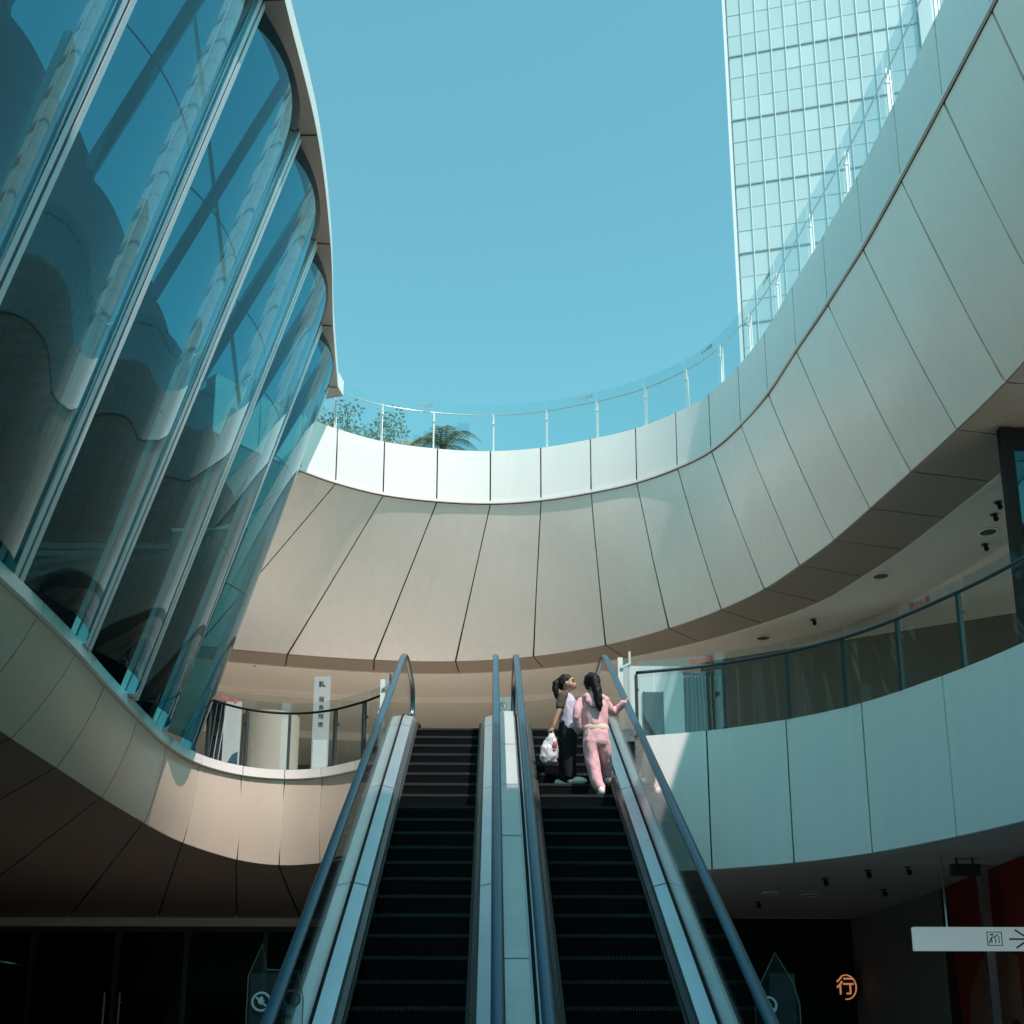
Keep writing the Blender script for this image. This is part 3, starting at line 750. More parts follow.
for k, ch in enumerate('服务指南'):
    place_text(mb, ch, .095, (-2.94, 19.572, 7.58-k*.15), (1,0,0), (0,0,1), 0, 0)
place_text(mb, 'SL', .12, (-2.94, 19.572, 7.86), (1,0,0), (0,0,1), 0, .002)
mb.build('lettering', M['ink'], st)
bd = empty('display_board', (-4.75, 19.2, 5.86), 'dark and white display board with a blue wave beside the beige counter drum', 'board')
mb = MB(); mb.box((-4.50, 19.2, 5.9), (-4.22, 19.24, 7.42)); mb.box((-4.78, 19.22, 5.9), (-4.50, 19.24, 7.42), 1); mb.build('board', [M['panel_pale'], M['dark_wall']], bd)
mb = MB(); pts = [(-4.49, 5.92), (-4.24, 5.92), (-4.24, 6.55), (-4.33, 6.5), (-4.42, 6.33)]
mb.face([(x, 19.192, z) for x, z in pts]); mb.build('wave_print', M['blue'], bd)
mb = MB()
for k in range(3): mb.bar((-4.76+k*.08, 19.19, 5.95+k*.03), (-4.62+k*.08, 19.19, 7.40), .010, .022, up=(0,1,0))
mb.build('stripe_print', M['panel_pale'], bd)
mb = MB(); mb.box((-4.75, 19.1, 5.865), (-4.2, 19.35, 5.9)); mb.build('base', M['steel_dark'], bd)

pp = empty('lift_enclosure', (2.9, 19.0, 5.86), 'pale blue lift enclosure behind the right railing with a dark poster on it', 'lift')
mb = MB(); mb.box((2.18, 19.0, 5.87), (3.20, 20.4, 8.02)); mb.build('shaft', M['panel_pale'], pp)
mb = MB(); mb.box((2.69, 18.992, 5.9), (2.70, 19.0, 8.0)); mb.build('joint', M['fascia'], pp)
ps = empty('poster', (2.68, 18.98, 6.3), 'dark upright poster on the pale lift enclosure', 'poster')
mb = MB(); mb.box((2.53, 18.965, 6.2), (2.83, 18.998, 7.55)); mb.build('print', M['screen'], ps)
mb = MB()
for sx in (2.52, 2.84): mb.box((sx-.01, 18.955, 6.19), (sx+.01, 18.998, 7.56))
mb.build('frame', M['steel_dark'], ps)
cu = empty('curtain', (3.55, 19.2, 5.86), 'grey pleated curtain hanging beside the pale lift enclosure', 'curtain')
mb = MB(); n = 60
row = [(3.24+.62*k/n, 19.3+.09*math.sin(k*.92)+.04*math.sin(k*.37), 0) for k in range(n+1)]
mb.grid([[(x+.02*math.sin(z*2+x*9), y, z) for x, y, _ in row] for z in (5.88, 6.4, 7.0, 7.4, 7.7, 7.95)]); mb.build('fabric', M['curtain'], cu, True)
mb = MB(); mb.bar((3.2, 19.3, 7.98), (3.9, 19.3, 7.98), .04, .04); mb.build('rod', M['steel_dark'], cu)
# back and side walls of the upper floor
def wall(name, label, a, b, z0, z1, m, th=.2, cat='wall'):
    a = Vector((*a, 0)); b = Vector((*b, 0)); d = (b-a).normalized(); n = Vector((d.y, -d.x, 0))*th
    mb = MB(); v = [(p.x, p.y, z) for z in (z0, z1) for p in (a, b, b-n, a-n)]
    mb.raw(v, [(0,1,5,4),(1,2,6,5),(2,3,7,6),(3,0,4,7),(4,5,6,7),(0,3,2,1)])
    o = mb.build(name, m); return tag(o, label, cat)
M['shop_wall'] = mat('shop_wall', (.17,.125,.10), .6, 0, .3, .6, .2)
wall('shop_wall', 'brown shop wall at the back of the upper floor', (-22, 33), (22, 33), 5.87, 9.78, M['shop_wall'])
wall('shop_wall', 'dark taupe shop wall behind the right hand upper railing', (4.2, 22.8), (14.5, 17.2), 5.87, 9.4, M['shop_wall'])
# glazed shopfront at the right end of the upper floor
sg = empty('shopfront', (7.1, 14.6, 5.9), 'dark framed glass shopfront at the right edge of the upper floor', 'shopfront')
mb = MB(); mb.box((6.90, 14.5, 5.87), (7.06, 14.62, 9.94)); mb.box((7.06, 14.52, 9.62), (11, 14.62, 9.94)); mb.box((7.06, 14.52, 7.3), (11, 14.62, 7.38)); mb.box((8.6, 14.52, 5.87), (8.72, 14.68, 9.55)); mb.build('frame', M['black'], sg)
mb = MB(); mb.box((7.06, 14.55, 5.87), (11, 14.57, 9.62)); mb.build('glazing', M['blue_glass'], sg)
mb = MB(); mb.box((7.5, 15.2, 5.87), (11, 15.3, 9.7)); mb.build('room_wall', M['dark_wall'], sg)

# ------------------------------------------------------------------ lower level
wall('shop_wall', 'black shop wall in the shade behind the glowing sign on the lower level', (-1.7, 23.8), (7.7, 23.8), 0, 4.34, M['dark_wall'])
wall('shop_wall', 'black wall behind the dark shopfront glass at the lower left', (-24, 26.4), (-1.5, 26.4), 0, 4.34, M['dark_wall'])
bk = empty('louvred_shade_block', (7, -8, 0), 'tall dark block with horizontal louvres added out of view to shade the lower escalators', 'building')  # added unseen caster, sized to drop its shadow on the lower escalator runs
mb = MB(); mb.box((2.6, -16, 0), (12, -3.7, 30.2)); mb.build('wall', M['dark_wall'], bk)
mb = MB()
for k in range(98): mb.box((2.5, -3.7, .35+k*.305), (12.1, -3.3, .46+k*.305)); mb.box((2.2, -16, .35+k*.305), (2.5, -3.3, .46+k*.305))
mb.box((2.4, -16.1, 30.2), (12.2, -3.25, 30.5)); mb.build('louvres', M['louvre'], bk)
bw = empty('dark_reflection_wing', (8, 3, 4.4), 'low dark louvred wing added out of view to darken reflections in the glass facade', 'building')  # added unseen mass, gives the lower facade bays something dark to reflect
mb = MB(); mb.box((6.5, -3.2, 6.9), (8.6, 7.5, 14.6)); mb.build('wall', M['dark_wall'], bw)
mb = MB()
for k in range(25): mb.box((6.2, -3.2, 6.95+k*.305), (6.52, 7.5, 7.05+k*.305))
mb.build('louvres', M['louvre'], bw)
wall('mall_wall', 'plain grey wall closing the plaza behind the viewer on the left', (2.2, -9), (-24, -9), 0, 6.2, M['dark_wall'])
wall('grey_wall', 'grey plaster wall running back to the shop with the glowing sign', (7.2, 23.75), (7.46, 19.6), 0, 4.33, M['grey_wall'])
mu = empty('mural_wall', (7.45, 18, 0), 'dark red mural wall with brown and pink shapes at the lower right', 'mural')
mb = MB(); mb.box((7.47, 10, 0), (7.67, 19.6, 4.34)); mb.build('wall', M['red_wall'], mu)
def blob(pts, name, m, x=7.466):
    mb = MB(); mb.face([(x, y, z) for y, z in pts]); mb.build(name, M[m], mu)
blob([(19.58,.02),(19.0,.02),(19.05,1.5),(19.2,2.6),(19.35,4.3),(19.58,4.3)], 'painted_shape', 'mural_dark')
blob([(18.95,.02),(16.9,.02),(16.9,3.0),(17.5,3.15),(18.2,3.05),(18.7,2.6),(18.92,1.8)], 'painted_shape', 'mural_brown')
blob([(18.0,.4),(17.55,.4),(17.5,1.8),(17.75,2.05),(17.95,1.9)], 'painted_shape', 'mural_dark', 7.462)
blob([(16.6,.4),(15.2,.4),(15.2,2.6),(16.0,2.9),(16.5,2.3)], 'painted_shape', 'mural_pink', 7.462)
mb = MB(); mb.tube([(7.46, 17.15+.22*math.cos(2*math.pi*k/24), 1.75+.34*math.sin(2*math.pi*k/24)) for k in range(25)], .025, 6, cap=False); mb.build('painted_ring', M['mural_dark'], mu)
pl = empty('metal_column', (7.25, 17.35, 0), 'slim pale metal column in front of the red mural wall', 'column')
mb = MB(); mb.box((7.19, 17.28, 0), (7.31, 17.40, 4.34)); mb.build('shaft', M['steel'], pl)
mb = MB(); mb.box((7.15, 17.24, 0), (7.35, 17.44, .06)); mb.build('base_plate', M['steel_dark'], pl)
# hanging direction sign
hs_ = empty('hanging_sign', (6.9, 16.3, 3.16), 'long pale hanging sign with an arrow below the right balcony', 'sign')
mb = MB(); mb.box((5.78, 16.25, 3.01), (8.3, 16.35, 3.33)); mb.build('panel', M['sign_glow'], hs_)
mb = MB()
for x in (6.26, 7.9): mb.tube([(x, 16.3, 3.33), (x, 16.3, 4.36)], .02, 8)
mb.build('rod', M['steel'], hs_)
mb = MB(); yy = 16.246; mtw = .012
def lin(pts, w=.014):
    for a, b in zip(pts[:-1], pts[1:]): mb.bar((a[0], yy, a[1]), (b[0], yy, b[1]), .006, w, up=(0,0,1)) if abs(a[1]-b[1]) < abs(a[0]-b[0]) else mb.bar((a[0], yy, a[1]), (b[0], yy, b[1]), w, .006, up=(0,1,0))
lin([(6.78,3.08),(6.98,3.08),(6.98,3.26),(6.78,3.26),(6.78,3.08)], .010)
lin([(6.80,3.11),(6.84,3.19),(6.88,3.19),(6.93,3.23)], .014); lin([(6.84,3.11),(6.84,3.17)], .012); lin([(6.89,3.11),(6.89,3.18)], .012); lin([(6.94,3.11),(6.94,3.21)], .010); lin([(6.82,3.225),(6.87,3.225)], .02)
lin([(7.08,3.165),(7.36,3.165)], .022); lin([(7.17,3.29),(7.35,3.17)], .022); lin([(7.17,3.045),(7.35,3.16)], .022)
mb.build('pictogram', M['ink'], hs_)
M['exit_grey'] = mat('exit_grey', (.07,.09,.09), .4)
ex = empty('exit_sign', (6.75, 16.65, 4.2), 'small dark unlit exit sign box under the lower ceiling above the hanging sign', 'sign')
mb = MB(); mb.box((6.52, 16.62, 4.10), (6.94, 16.70, 4.27)); mb.build('housing', M['exit_grey'], ex)
mb = MB(); place_text(mb, '安全出口', .085, (6.73, 16.617, 4.185), (1,0,0), (0,0,1), 0, .001); mb.build('lettering', M['post'], ex)
mb = MB(); mb.box((6.6, 16.655, 4.27), (6.63, 16.665, 4.36)); mb.box((6.83, 16.655, 4.27), (6.86, 16.665, 4.36)); mb.build('bracket', M['steel_dark'], ex)
# glowing shop sign
ns = empty('shop_sign', (6.85, 23.2, 2.96), 'round glowing orange shop sign with one character on the dark wall', 'sign')
mb = MB(); c0 = (6.85, 23.2, 2.95)
mb.tube([(c0[0]+.19*math.cos(R(a)), c0[1], c0[2]+.23*math.sin(R(a))) for a in range(-100, 130, 10)], .014, 6); mb.build('ring_tube', M['neon'], ns, True)
mb = MB(); place_text(mb, '行', .36, (c0[0]-.02, c0[1], c0[2]), (1,0,0), (0,0,1), 0, .004); mb.build('character_tube', M['neon'], ns)
mb = MB(); mb.box((6.66, 23.24, 2.70), (7.04, 23.34, 3.2)); mb.box((6.80, 23.34, 2.9), (6.9, 23.75, 3.0)); mb.build('backing', M['black'], ns)
# storefronts at lower left: glass in dark frames
lf = empty('shopfront', (-6, 24.5, 0), 'black glass shopfront with tall door handles in the shade at the lower left', 'shopfront')
mb = MB(); fx = [-13, -10.9, -9.3, -7.6, -6.2, -4.6, -3.2, -1.8]
for x in fx: mb.box((x-.05, 24.4, 0), (x+.05, 24.55, 4.2))
mb.box((-13, 24.38, 4.12), (-1.8, 24.56, 4.34)); mb.build('frame', M['steel_dark'], lf)
for a, b in zip(fx[:-1], fx[1:]):
    mb = MB(); mb.box((a+.06, 24.46, .02), (b-.06, 24.48, 4.1)); mb.build('pane', M['dark_shop_glass'], lf)
mb = MB()
for x in (-7.75, -7.45): mb.tube([(x, 24.33, 1.0), (x, 24.33, 2.9)], .022, 8); mb.bar((x, 24.33, 1.2), (x, 24.45, 1.2), .03, .03); mb.bar((x, 24.33, 2.7), (x, 24.45, 2.7), .03, .03)
mb.build('door_handle', M['steel'], lf)
mb = MB(); mb.box((-24, 24.2, 4.22), (5, 24.36, 4.55)); tag(mb.build('cove_trim', M['low_ceil']), 'thin pale cove trim along the back of the lower ceiling', 'trim')
for x, z0, z1, lab in ((-5.2, 3.0, 3.35, 'small blue-grey screen glowing faintly inside the dark lower shopfront'),):
    pass
# walls that close the lower level behind and beside the camera
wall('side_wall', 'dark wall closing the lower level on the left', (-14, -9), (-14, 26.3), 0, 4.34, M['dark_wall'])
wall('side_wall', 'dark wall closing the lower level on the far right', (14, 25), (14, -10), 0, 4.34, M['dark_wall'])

# ceiling fittings
fit = [(7.96,17.07,0),(8.07,17.49,0),(8.23,18.12,1),(8.38,18.63,0),(7.03,19.98,1),(6.38,22.19,0),(5.61,23.23,1),(2.88,25.63,0),(3.05,26.4,0),(-5.25,24.9,0)]
def lamp(x, y, z, kind, label, group):
    o = empty('ceiling_light', (x, y, z), label, 'ceiling light', group)
    if kind:
        mb = MB(); mb.tube([(x+.15*math.cos(2*math.pi*k/20), y+.15*math.sin(2*math.pi*k/20), z-.012) for k in range(21)], .018, 6, cap=False); mb.build('rim', M['fascia'], o, True)
        mb = MB(); mb.disc((x, y, z-.01), .135, .008, 20); mb.build('lens', M['screen'], o)
    else:
        mb = MB(); mb.tube([(x, y, z), (x, y, z-.05), (x+.01, y-.012, z-.055), (x+.02, y-.03, z-.11)], [.014, .014, .036, .04], 12); mb.build('spot_head', M['black'], o, True)
        mb = MB(); mb.disc((x, y, z-.012), .06, .012, 14); mb.build('base', M['steel_dark'], o)
L1 = ['black spotlight closest to the dark shopfront frame on the upper ceiling','black spotlight second from the shopfront frame on the upper ceiling','flat round ceiling light nearest the dark shopfront frame','black spotlight lowest beside the dark shopfront frame','flat round ceiling light midway along the pale upper ceiling on the right','black spotlight on the upper ceiling above the middle of the right railing','flat round ceiling light at the narrow end of the upper ceiling on the right','black spotlight just above the heads of the two girls','black spotlight behind the one above the two girls','single black spotlight on the upper ceiling beside the glass facade']
for (x, y, k), lab in zip(fit, L1): lamp(x, y, 10.11, k, lab, 'lights on the upper ceiling')
fit2 = [(5.26,18.6,0),(4.81,21.4,0),(5.51,20.46,1),(6.2,17.48,0),(6.59,19.82,0),(4.78,20.22,1),(5.69,17.78,0)]
L2 = ['black spotlight largest on the lower ceiling under the right balcony','black spotlight furthest back on the lower ceiling near the right handrail','flat round light in the middle of the lower ceiling','black spotlight on the lower ceiling beside the hanging sign rod','black spotlight on the lower ceiling close to the grey plaster wall','flat round light on the lower ceiling close to the right handrail','black spotlight on the lower ceiling just behind the balcony soffit']
for (x, y, k), lab in zip(fit2, L2): lamp(x, y, 4.36, k, lab, 'lights on the lower ceiling')

# ------------------------------------------------------------------ people
def remesh(mb, name, mats, parent, vox=.010, smooth=6, noise_amt=0., nscale=9., colour=None):
    me = bpy.data.meshes.new('tmp'); me.from_pydata([tuple(p) for p in mb.v], [], mb.f); me.update()
    o = bpy.data.objects.new('tmp', me); COL.objects.link(o)
    m = o.modifiers.new('r', 'REMESH'); m.mode = 'VOXEL'; m.voxel_size = vox
    s = o.modifiers.new('s', 'SMOOTH'); s.iterations = smooth; s.factor = .5
    dg = bpy.context.evaluated_depsgraph_get(); dg.update()
    r = bpy.data.meshes.new_from_object(o.evaluated_get(dg)); bpy.data.objects.remove(o); bpy.data.meshes.remove(me)
    off = origin_of(parent)
    nr = [v.normal.copy() for v in r.vertices]
    for v, n in zip(r.vertices, nr):
        if noise_amt:
            q = Vector((v.co.x*nscale, v.co.y*nscale, v.co.z*nscale*.55))
            v.co += n*noise_amt*(noise.noise(q) + .5*noise.noise(q*2.3))
        v.co -= off
    r.name = name; r.materials.clear()
    if not isinstance(mats, (list, tuple)): mats = [mats]
    for mt in mats: r.materials.append(mt)
    for p in r.polygons:
        p.use_smooth = True
        p.material_index = colour(p.center + off) if colour else 0
    ob = bpy.data.objects.new(name, r); COL.objects.link(ob); ob.parent = parent
    return ob

class Fig:
    """local frame: fx = right in the picture, fy = away, fz = up from the tread"""
    def __init__(s, org): s.o = Vector(org)
    def p(s, x, y, z): return s.o + Vector((x, y, z))
    def tube(s, mb, pts, n=14):
        path = [s.p(*q[:3]) for q in pts]; rad = [(q[3], q[4] if len(q) > 4 else q[3]) for q in pts]
        mb.tube(path, rad, n, up=(0,1,0))
        for q in (pts[0], pts[-1]):
            r = q[3]; r2 = q[4] if len(q) > 4 else r
            mb.ball(tuple(s.p(*q[:3])), (r*.97, r2*.97, min(r, r2)*.7), 8)

def hand(F, mb, wrist, dirv, side, curl=.5, L=.13):
    """palm with four bent fingers and a thumb leaving its side"""
    w = Vector(wrist); d = Vector(dirv).normalized(); s = Vector(side).normalized(); n = d.cross(s).normalized()
    P = lambda a, b, c: w + d*a + s*b + n*c
    F.tube(mb, [(*P(-.02,0,0), .019, .016), (*P(.02,0,0), .024, .014), (*P(.055,0,0), .028, .012)])
    for k, (b, l) in enumerate(((-.024,.050),(-.008,.058),(.008,.054),(.023,.042))):
        q = [P(.05, b, 0)]
        for j in range(1, 4):
            a = curl*j*.55; prev = q[-1]; q.append(prev + (d*math.cos(a) + n*math.sin(a))*l/3 + s*b*.04)
        F.tube(mb, [(*v, .0085-.001*i) for i, v in enumerate(q)], 8)
    F.tube(mb, [(*P(.01,-.022,.004), .011), (*P(.035,-.042,.012), .009), (*P(.058,-.048,.022), .0075)], 8)

# --- girl in the pink tracksuit, seen from behind, hand on the right handrail
PK = (1.235, 12.95, 4.403); F = Fig(PK)
pink = empty('person', PK, 'girl in a pink hooded tracksuit with a long black ponytail holding the handrail', 'person')
mb = MB()
F.tube(mb, [(-.06,.06,.72,.12,.095), (-.075,.05,.9,.11,.085), (-.085,.04,1.1,.12,.09), (-.09,.04,1.19,.06,.05), (-.095,.045,1.26,.042,.042)])
mb.ball(F.p(-.105,.055,1.345), (.078,.092,.105), 12); F.tube(mb, [(-.115,.085,1.295,.05,.055), (-.12,.11,1.28,.035,.04)])
mb.ball(F.p(-.185,.045,1.335), (.014,.02,.028), 6); mb.ball(F.p(-.028,.05,1.335), (.014,.02,.028), 6)
mb.ball(F.p(-.14,.148,1.325), (.014,.02,.016), 6)
F.tube(mb, [(-.11,.06,.7,.075), (-.09,.05,.38,.052), (-.02,.0,.07,.032)]); F.tube(mb, [(.0,.07,.7,.075), (.05,.18,.52,.052), (.08,.36,.31,.034)])
F.tube(mb, [(.06,.05,1.15,.045), (.16,.16,1.02,.036), (.26,.08,1.12,.026)])
hand(F, mb, (.262,.075,1.125), (.45,.35,.22), (-.2,.6,-.1), 1.0)
F.tube(mb, [(-.23,.04,1.13,.045), (-.29,.02,.93,.036), (-.23,.13,.80,.026)]); hand(F, mb, (-.225,.135,.80), (.7,.5,-.2), (0,.4,.8), .6)
remesh(mb, 'body', M['skin'], pink, .008, 3)
mb = MB()   # trousers: wide legs from one hip
F.tube(mb, [(-.06,.06,.84,.130,.10), (-.062,.055,.74,.150,.120), (-.062,.06,.64,.150,.122)])
F.tube(mb, [(-.125,.05,.66,.088,.10), (-.118,.045,.5,.082,.092), (-.098,.03,.32,.074,.084), (-.060,.015,.15,.070,.078), (-.026,.0,.10,.064,.073)])
F.tube(mb, [(.005,.07,.66,.088,.10), (.040,.13,.53,.078,.092), (.062,.22,.42,.070,.082), (.078,.33,.31,.064,.075), (.080,.36,.27,.060,.07)])
remesh(mb, 'trousers', M['pink'], pink, .010, 5, .012, 11)
mb = MB()   # sweatshirt with sleeves
F.tube(mb, [(-.062,.06,.83,.140,.112), (-.068,.055,.93,.150,.115), (-.08,.045,1.05,.155,.112), (-.088,.04,1.14,.150,.095), (-.09,.045,1.195,.085,.07)])
F.tube(mb, [(.03,.045,1.145,.066), (.10,.10,1.06,.060), (.165,.15,1.035,.055), (.215,.11,1.085,.048), (.268,.07,1.125,.036)])
F.tube(mb, [(-.21,.04,1.13,.064), (-.262,.025,1.02,.058), (-.285,.02,.92,.054), (-.265,.07,.85,.048), (-.235,.12,.81,.038)])
remesh(mb, 'sweatshirt', M['pink'], pink, .010, 4, .014, 10)
mb = MB()   # hood flap lying over the shoulders
F.tube(mb, [(-.215,.02,1.135,.045,.03), (-.16,-.045,1.15,.05,.035), (-.09,-.06,1.13,.055,.035), (-.02,-.045,1.155,.05,.035), (.045,.02,1.15,.045,.03)])
F.tube(mb, [(-.10,-.05,1.2,.05,.03), (-.09,-.075,1.1,.10,.028), (-.085,-.075,1.03,.06,.02)])
remesh(mb, 'hood', M['pink'], pink, .009, 4, .008, 12)
mb = MB()
ringp = [F.p(-.06+.148*math.cos(2*math.pi*k/28), .06+.118*math.sin(2*math.pi*k/28), .80) for k in range(29)]
rows = [[p+Vector((0,0,dz)) + (p-F.p(-.06,.06,.80)).normalized()*o for p in ringp] for dz, o in ((-.040,-.014),(-.036,-.006),(-.015,.000),(.015,.000),(.032,-.005),(.037,-.014))]
mb.grid(rows); mb.build('waistband', M['cream'], pink, True)
mb = MB()   # hair: skull cap and ponytail
mb.ball(F.p(-.098,.045,1.36), (.098,.10,.112), 12)
mb.ball(F.p(-.088,-.045,1.375), (.045,.04,.045), 8)
F.tube(mb, [(-.088,-.06,1.38,.044), (-.075,-.10,1.32,.050), (-.06,-.105,1.22,.054), (-.045,-.11,1.12,.052), (-.035,-.105,1.04,.042), (-.028,-.10,.97,.016)])
remesh(mb, 'hair', M['hair'], pink, .008, 2, .008, 30)
for (x, y, z, rot) in ((-.02,.0,0,0), (.082,.34,.2085,0)):
    mb = MB(); mb.ball(F.p(x, y+.02, z+.045), (.046,.11,.045), 10); mb.ball(F.p(x, y-.05, z+.05), (.042,.05,.055), 8)
    for q in list(range(len(mb.v))):
        v = mb.v[q]; zz = max(v[2], F.o.z+z+.001); mb.v[q] = (v[0], v[1], zz)
    mb.build('shoe', M['shoe'], pink, True)

# --- girl in the lilac raglan shirt, side on, turned to her friend
PU = (.865, 13.31, 4.611); F = Fig(PU)
pur = empty('person', PU, 'girl in a lilac shirt and black trousers looking at her friend', 'person')
mb = MB()
F.tube(mb, [(.0,0,.68,.085,.115), (-.005,0,.84,.075,.10), (-.015,0,1.0,.08,.12), (-.02,0,1.08,.05,.06), (-.012,0,1.14,.036,.036)])
mb.ball(F.p(.012,-.005,1.235), (.088,.074,.098), 12); F.tube(mb, [(.045,-.02,1.185,.042,.045), (.062,-.026,1.168,.028,.032)])
mb.ball(F.p(.045,-.012,1.255), (.060,.060,.050), 8); mb.ball(F.p(.066,-.025,1.20), (.036,.045,.04), 8); mb.ball(F.p(.103,-.035,1.213), (.016,.014,.014), 6); mb.ball(F.p(.088,-.035,1.185), (.014,.018,.012), 6); mb.ball(F.p(.085,-.03,1.165), (.016,.02,.014), 6)
mb.ball(F.p(.045,-.06,1.205), (.03,.02,.03), 6)
mb.ball(F.p(-.005,-.075,1.215), (.018,.010,.026), 6)
F.tube(mb, [(.01,-.06,.68,.065), (.02,-.06,.38,.045), (.03,-.055,.07,.03)]); F.tube(mb, [(.0,.06,.68,.065), (-.02,.06,.38,.045), (-.02,.055,.07,.03)])
F.tube(mb, [(-.045,-.12,1.04,.038), (-.098,-.145,.86,.032), (-.165,-.15,.67,.022)]); hand(F, mb, (-.165,-.15,.665), (-.4,.05,-.8), (.3,-.9,0), .9)
F.tube(mb, [(-.02,.12,1.04,.038), (-.02,.16,.85,.032), (.04,.17,.68,.022)]); hand(F, mb, (.04,.17,.68), (.3,0,-.8), (-.3,.9,0), .5)
remesh(mb, 'body', M['skin'], pur, .008, 2)
mb = MB()
for dx in (.066,): 
    mb.ball(F.p(.075,-.066,1.238), (.011,.006,.007), 6); mb.ball(F.p(.092,.002,1.240), (.006,.010,.007), 6)
    F.tube(mb, [(.058,-.072,1.262,.004), (.075,-.070,1.266,.005), (.09,-.06,1.262,.004)], 6)
mb.build('eyes', M['eye'], pur, True)
mb = MB(); F.tube(mb, [(.088,-.056,1.176,.006), (.100,-.040,1.177,.008), (.104,-.02,1.177,.006)], 6); mb.build('lips', M['lip'], pur, True)
mb = MB()   # shirt body, dropped hem at the front
F.tube(mb, [(.045,0,.66,.118,.138), (.03,0,.74,.118,.138), (.018,0,.86,.118,.14), (.008,0,.98,.118,.14), (-.006,0,1.055,.096,.11), (-.012,0,1.105,.05,.05)])
F.tube(mb, [(.07,-.05,.74,.06,.06), (.09,-.05,.62,.045,.06)])
remesh(mb, 'shirt', M['lilac'], pur, .009, 3, .010, 12)
mb = MB()
F.tube(mb, [(-.022,-.075,1.085,.045), (-.052,-.112,1.045,.054), (-.076,-.128,.97,.052), (-.092,-.138,.90,.050)]); F.tube(mb, [(-.02,.075,1.085,.045), (-.02,.12,1.04,.058), (-.02,.15,.93,.056)])
remesh(mb, 'sleeves', M['sleeve'], pur, .009, 3, .007, 14)
mb = MB()
F.tube(mb, [(.005,0,.76,.100,.125), (.008,0,.66,.115,.135), (.008,0,.58,.115,.135)])
F.tube(mb, [(.012,-.06,.60,.098,.08), (.022,-.06,.38,.086,.075), (.024,-.06,.2,.080,.072), (.026,-.058,.085,.080,.074)])
F.tube(mb, [(-.005,.06,.60,.098,.08), (-.012,.06,.38,.086,.075), (-.015,.06,.2,.080,.072), (-.018,.058,.085,.080,.074)])
remesh(mb, 'trousers', M['trouser_black'], pur, .010, 4, .010, 11)
mb = MB()
mb.ball(F.p(-.008,.004,1.262), (.094,.086,.088), 12); mb.ball(F.p(-.055,.0,1.225), (.048,.07,.07), 8)
F.tube(mb, [(-.085,.0,1.27,.035), (-.125,-.005,1.235,.042), (-.135,-.01,1.16,.040), (-.125,-.01,1.09,.030), (-.12,-.01,1.04,.012)])
remesh(mb, 'hair', M['hair'], pur, .008, 2, .008, 30)
for (x, y) in ((.085,-.075), (-.06,.06)):
    mb = MB(); mb.ball(F.p(x+.02, y, .042), (.115,.045,.045), 10); mb.ball(F.p(x-.05, y, .045), (.042,.036,.046), 8)
    for q in range(len(mb.v)):
        v = mb.v[q]; mb.v[q] = (v[0], v[1], max(v[2], F.o.z+.001))
    mb.build('shoe', M['shoe'], pur, True)
# --- carrier bag in her hand
bg_ = empty('carrier_bag', F.p(-.21,-.16,.25), 'crumpled white plastic carrier bag with a red mark held by the girl in lilac', 'bag')
mb = MB()
F.tube(mb, [(-.205,-.16,.245,.085,.055), (-.225,-.165,.30,.110,.07), (-.215,-.165,.40,.100,.062), (-.195,-.16,.50,.070,.045), (-.185,-.155,.57,.03,.022)])
remesh(mb, 'sack', M['bag'], bg_, .009, 2, .016, 17)
mb = MB(); F.tube(mb, [(-.205,-.155,.52,.010), (-.215,-.153,.59,.008), (-.195,-.152,.625,.007), (-.170,-.152,.59,.008), (-.165,-.155,.52,.010)], 8); mb.build('handles', M['bag'], bg_, True)
mb = MB(); mb.ball(F.p(-.155,-.222,.43), (.028,.012,.04), 8); mb.ball(F.p(-.165,-.222,.37), (.018,.010,.018), 8); mb.build('red_print', M['sticker_r'], bg_, True)

# ------------------------------------------------------------------ roof terrace planting and the far tower
def leaf_cloud(mb, c, r, n, size, m=0, seed=0, squash=1.):
    rnd = random.Random(seed)
    for _ in range(n):
        d = Vector((rnd.gauss(0,1), rnd.gauss(0,1), rnd.gauss(0,1))).normalized()*(rnd.random()**.45)
        p = Vector(c)+Vector((d.x*r, d.y*r, d.z*r*squash)); s = size*(.6+.8*rnd.random())
        a = Vector((rnd.gauss(0,1), rnd.gauss(0,1), rnd.gauss(0,.6))).normalized(); b = a.cross(Vector((rnd.gauss(0,1), rnd.gauss(0,1), rnd.gauss(0,1)))).normalized()
        mb.face([p-a*s, p+b*s*.4, p+a*s, p-b*s*.4], m)
tr = empty('tree', (-3.7, 27, 14.15), 'small leafy tree rising behind the parapet at its left end', 'tree')
mb = MB(); mb.tube([(-3.7,27,14.15),(-3.75,27,15.2),(-3.65,27.05,16.4)], [.09,.07,.04], 8)
tips = []
for k in range(9):
    a = k*2.4; rr = .55+.75*random.random(); e = Vector((-3.65+rr*math.cos(a), 27+rr*math.sin(a), 16.5+1.1*random.random()))
    mb.tube([(-3.7,27,15.3+.1*k), tuple(Vector((-3.68,27,15.9)).lerp(e, .5)), tuple(e)], [.035,.022,.008], 6); tips.append(e)
tips += [Vector((-4.3,27,17.3)), Vector((-2.75,27.1,17.0)), Vector((-4.5,27,16.9)), Vector((-2.45,27,16.9))]
mb.build('trunk', M['bark'], tr, True)
mb = MB()
for i, e in enumerate(tips): leaf_cloud(mb, e, .45, 120, .055, i % 2, i, .7)
mb.build('crown', [M['leaf'], M['leaf2']], tr)
pm = empty('palm', (-1.45, 30, 14.15), 'palm with drooping fronds showing just above the white parapet', 'palm')
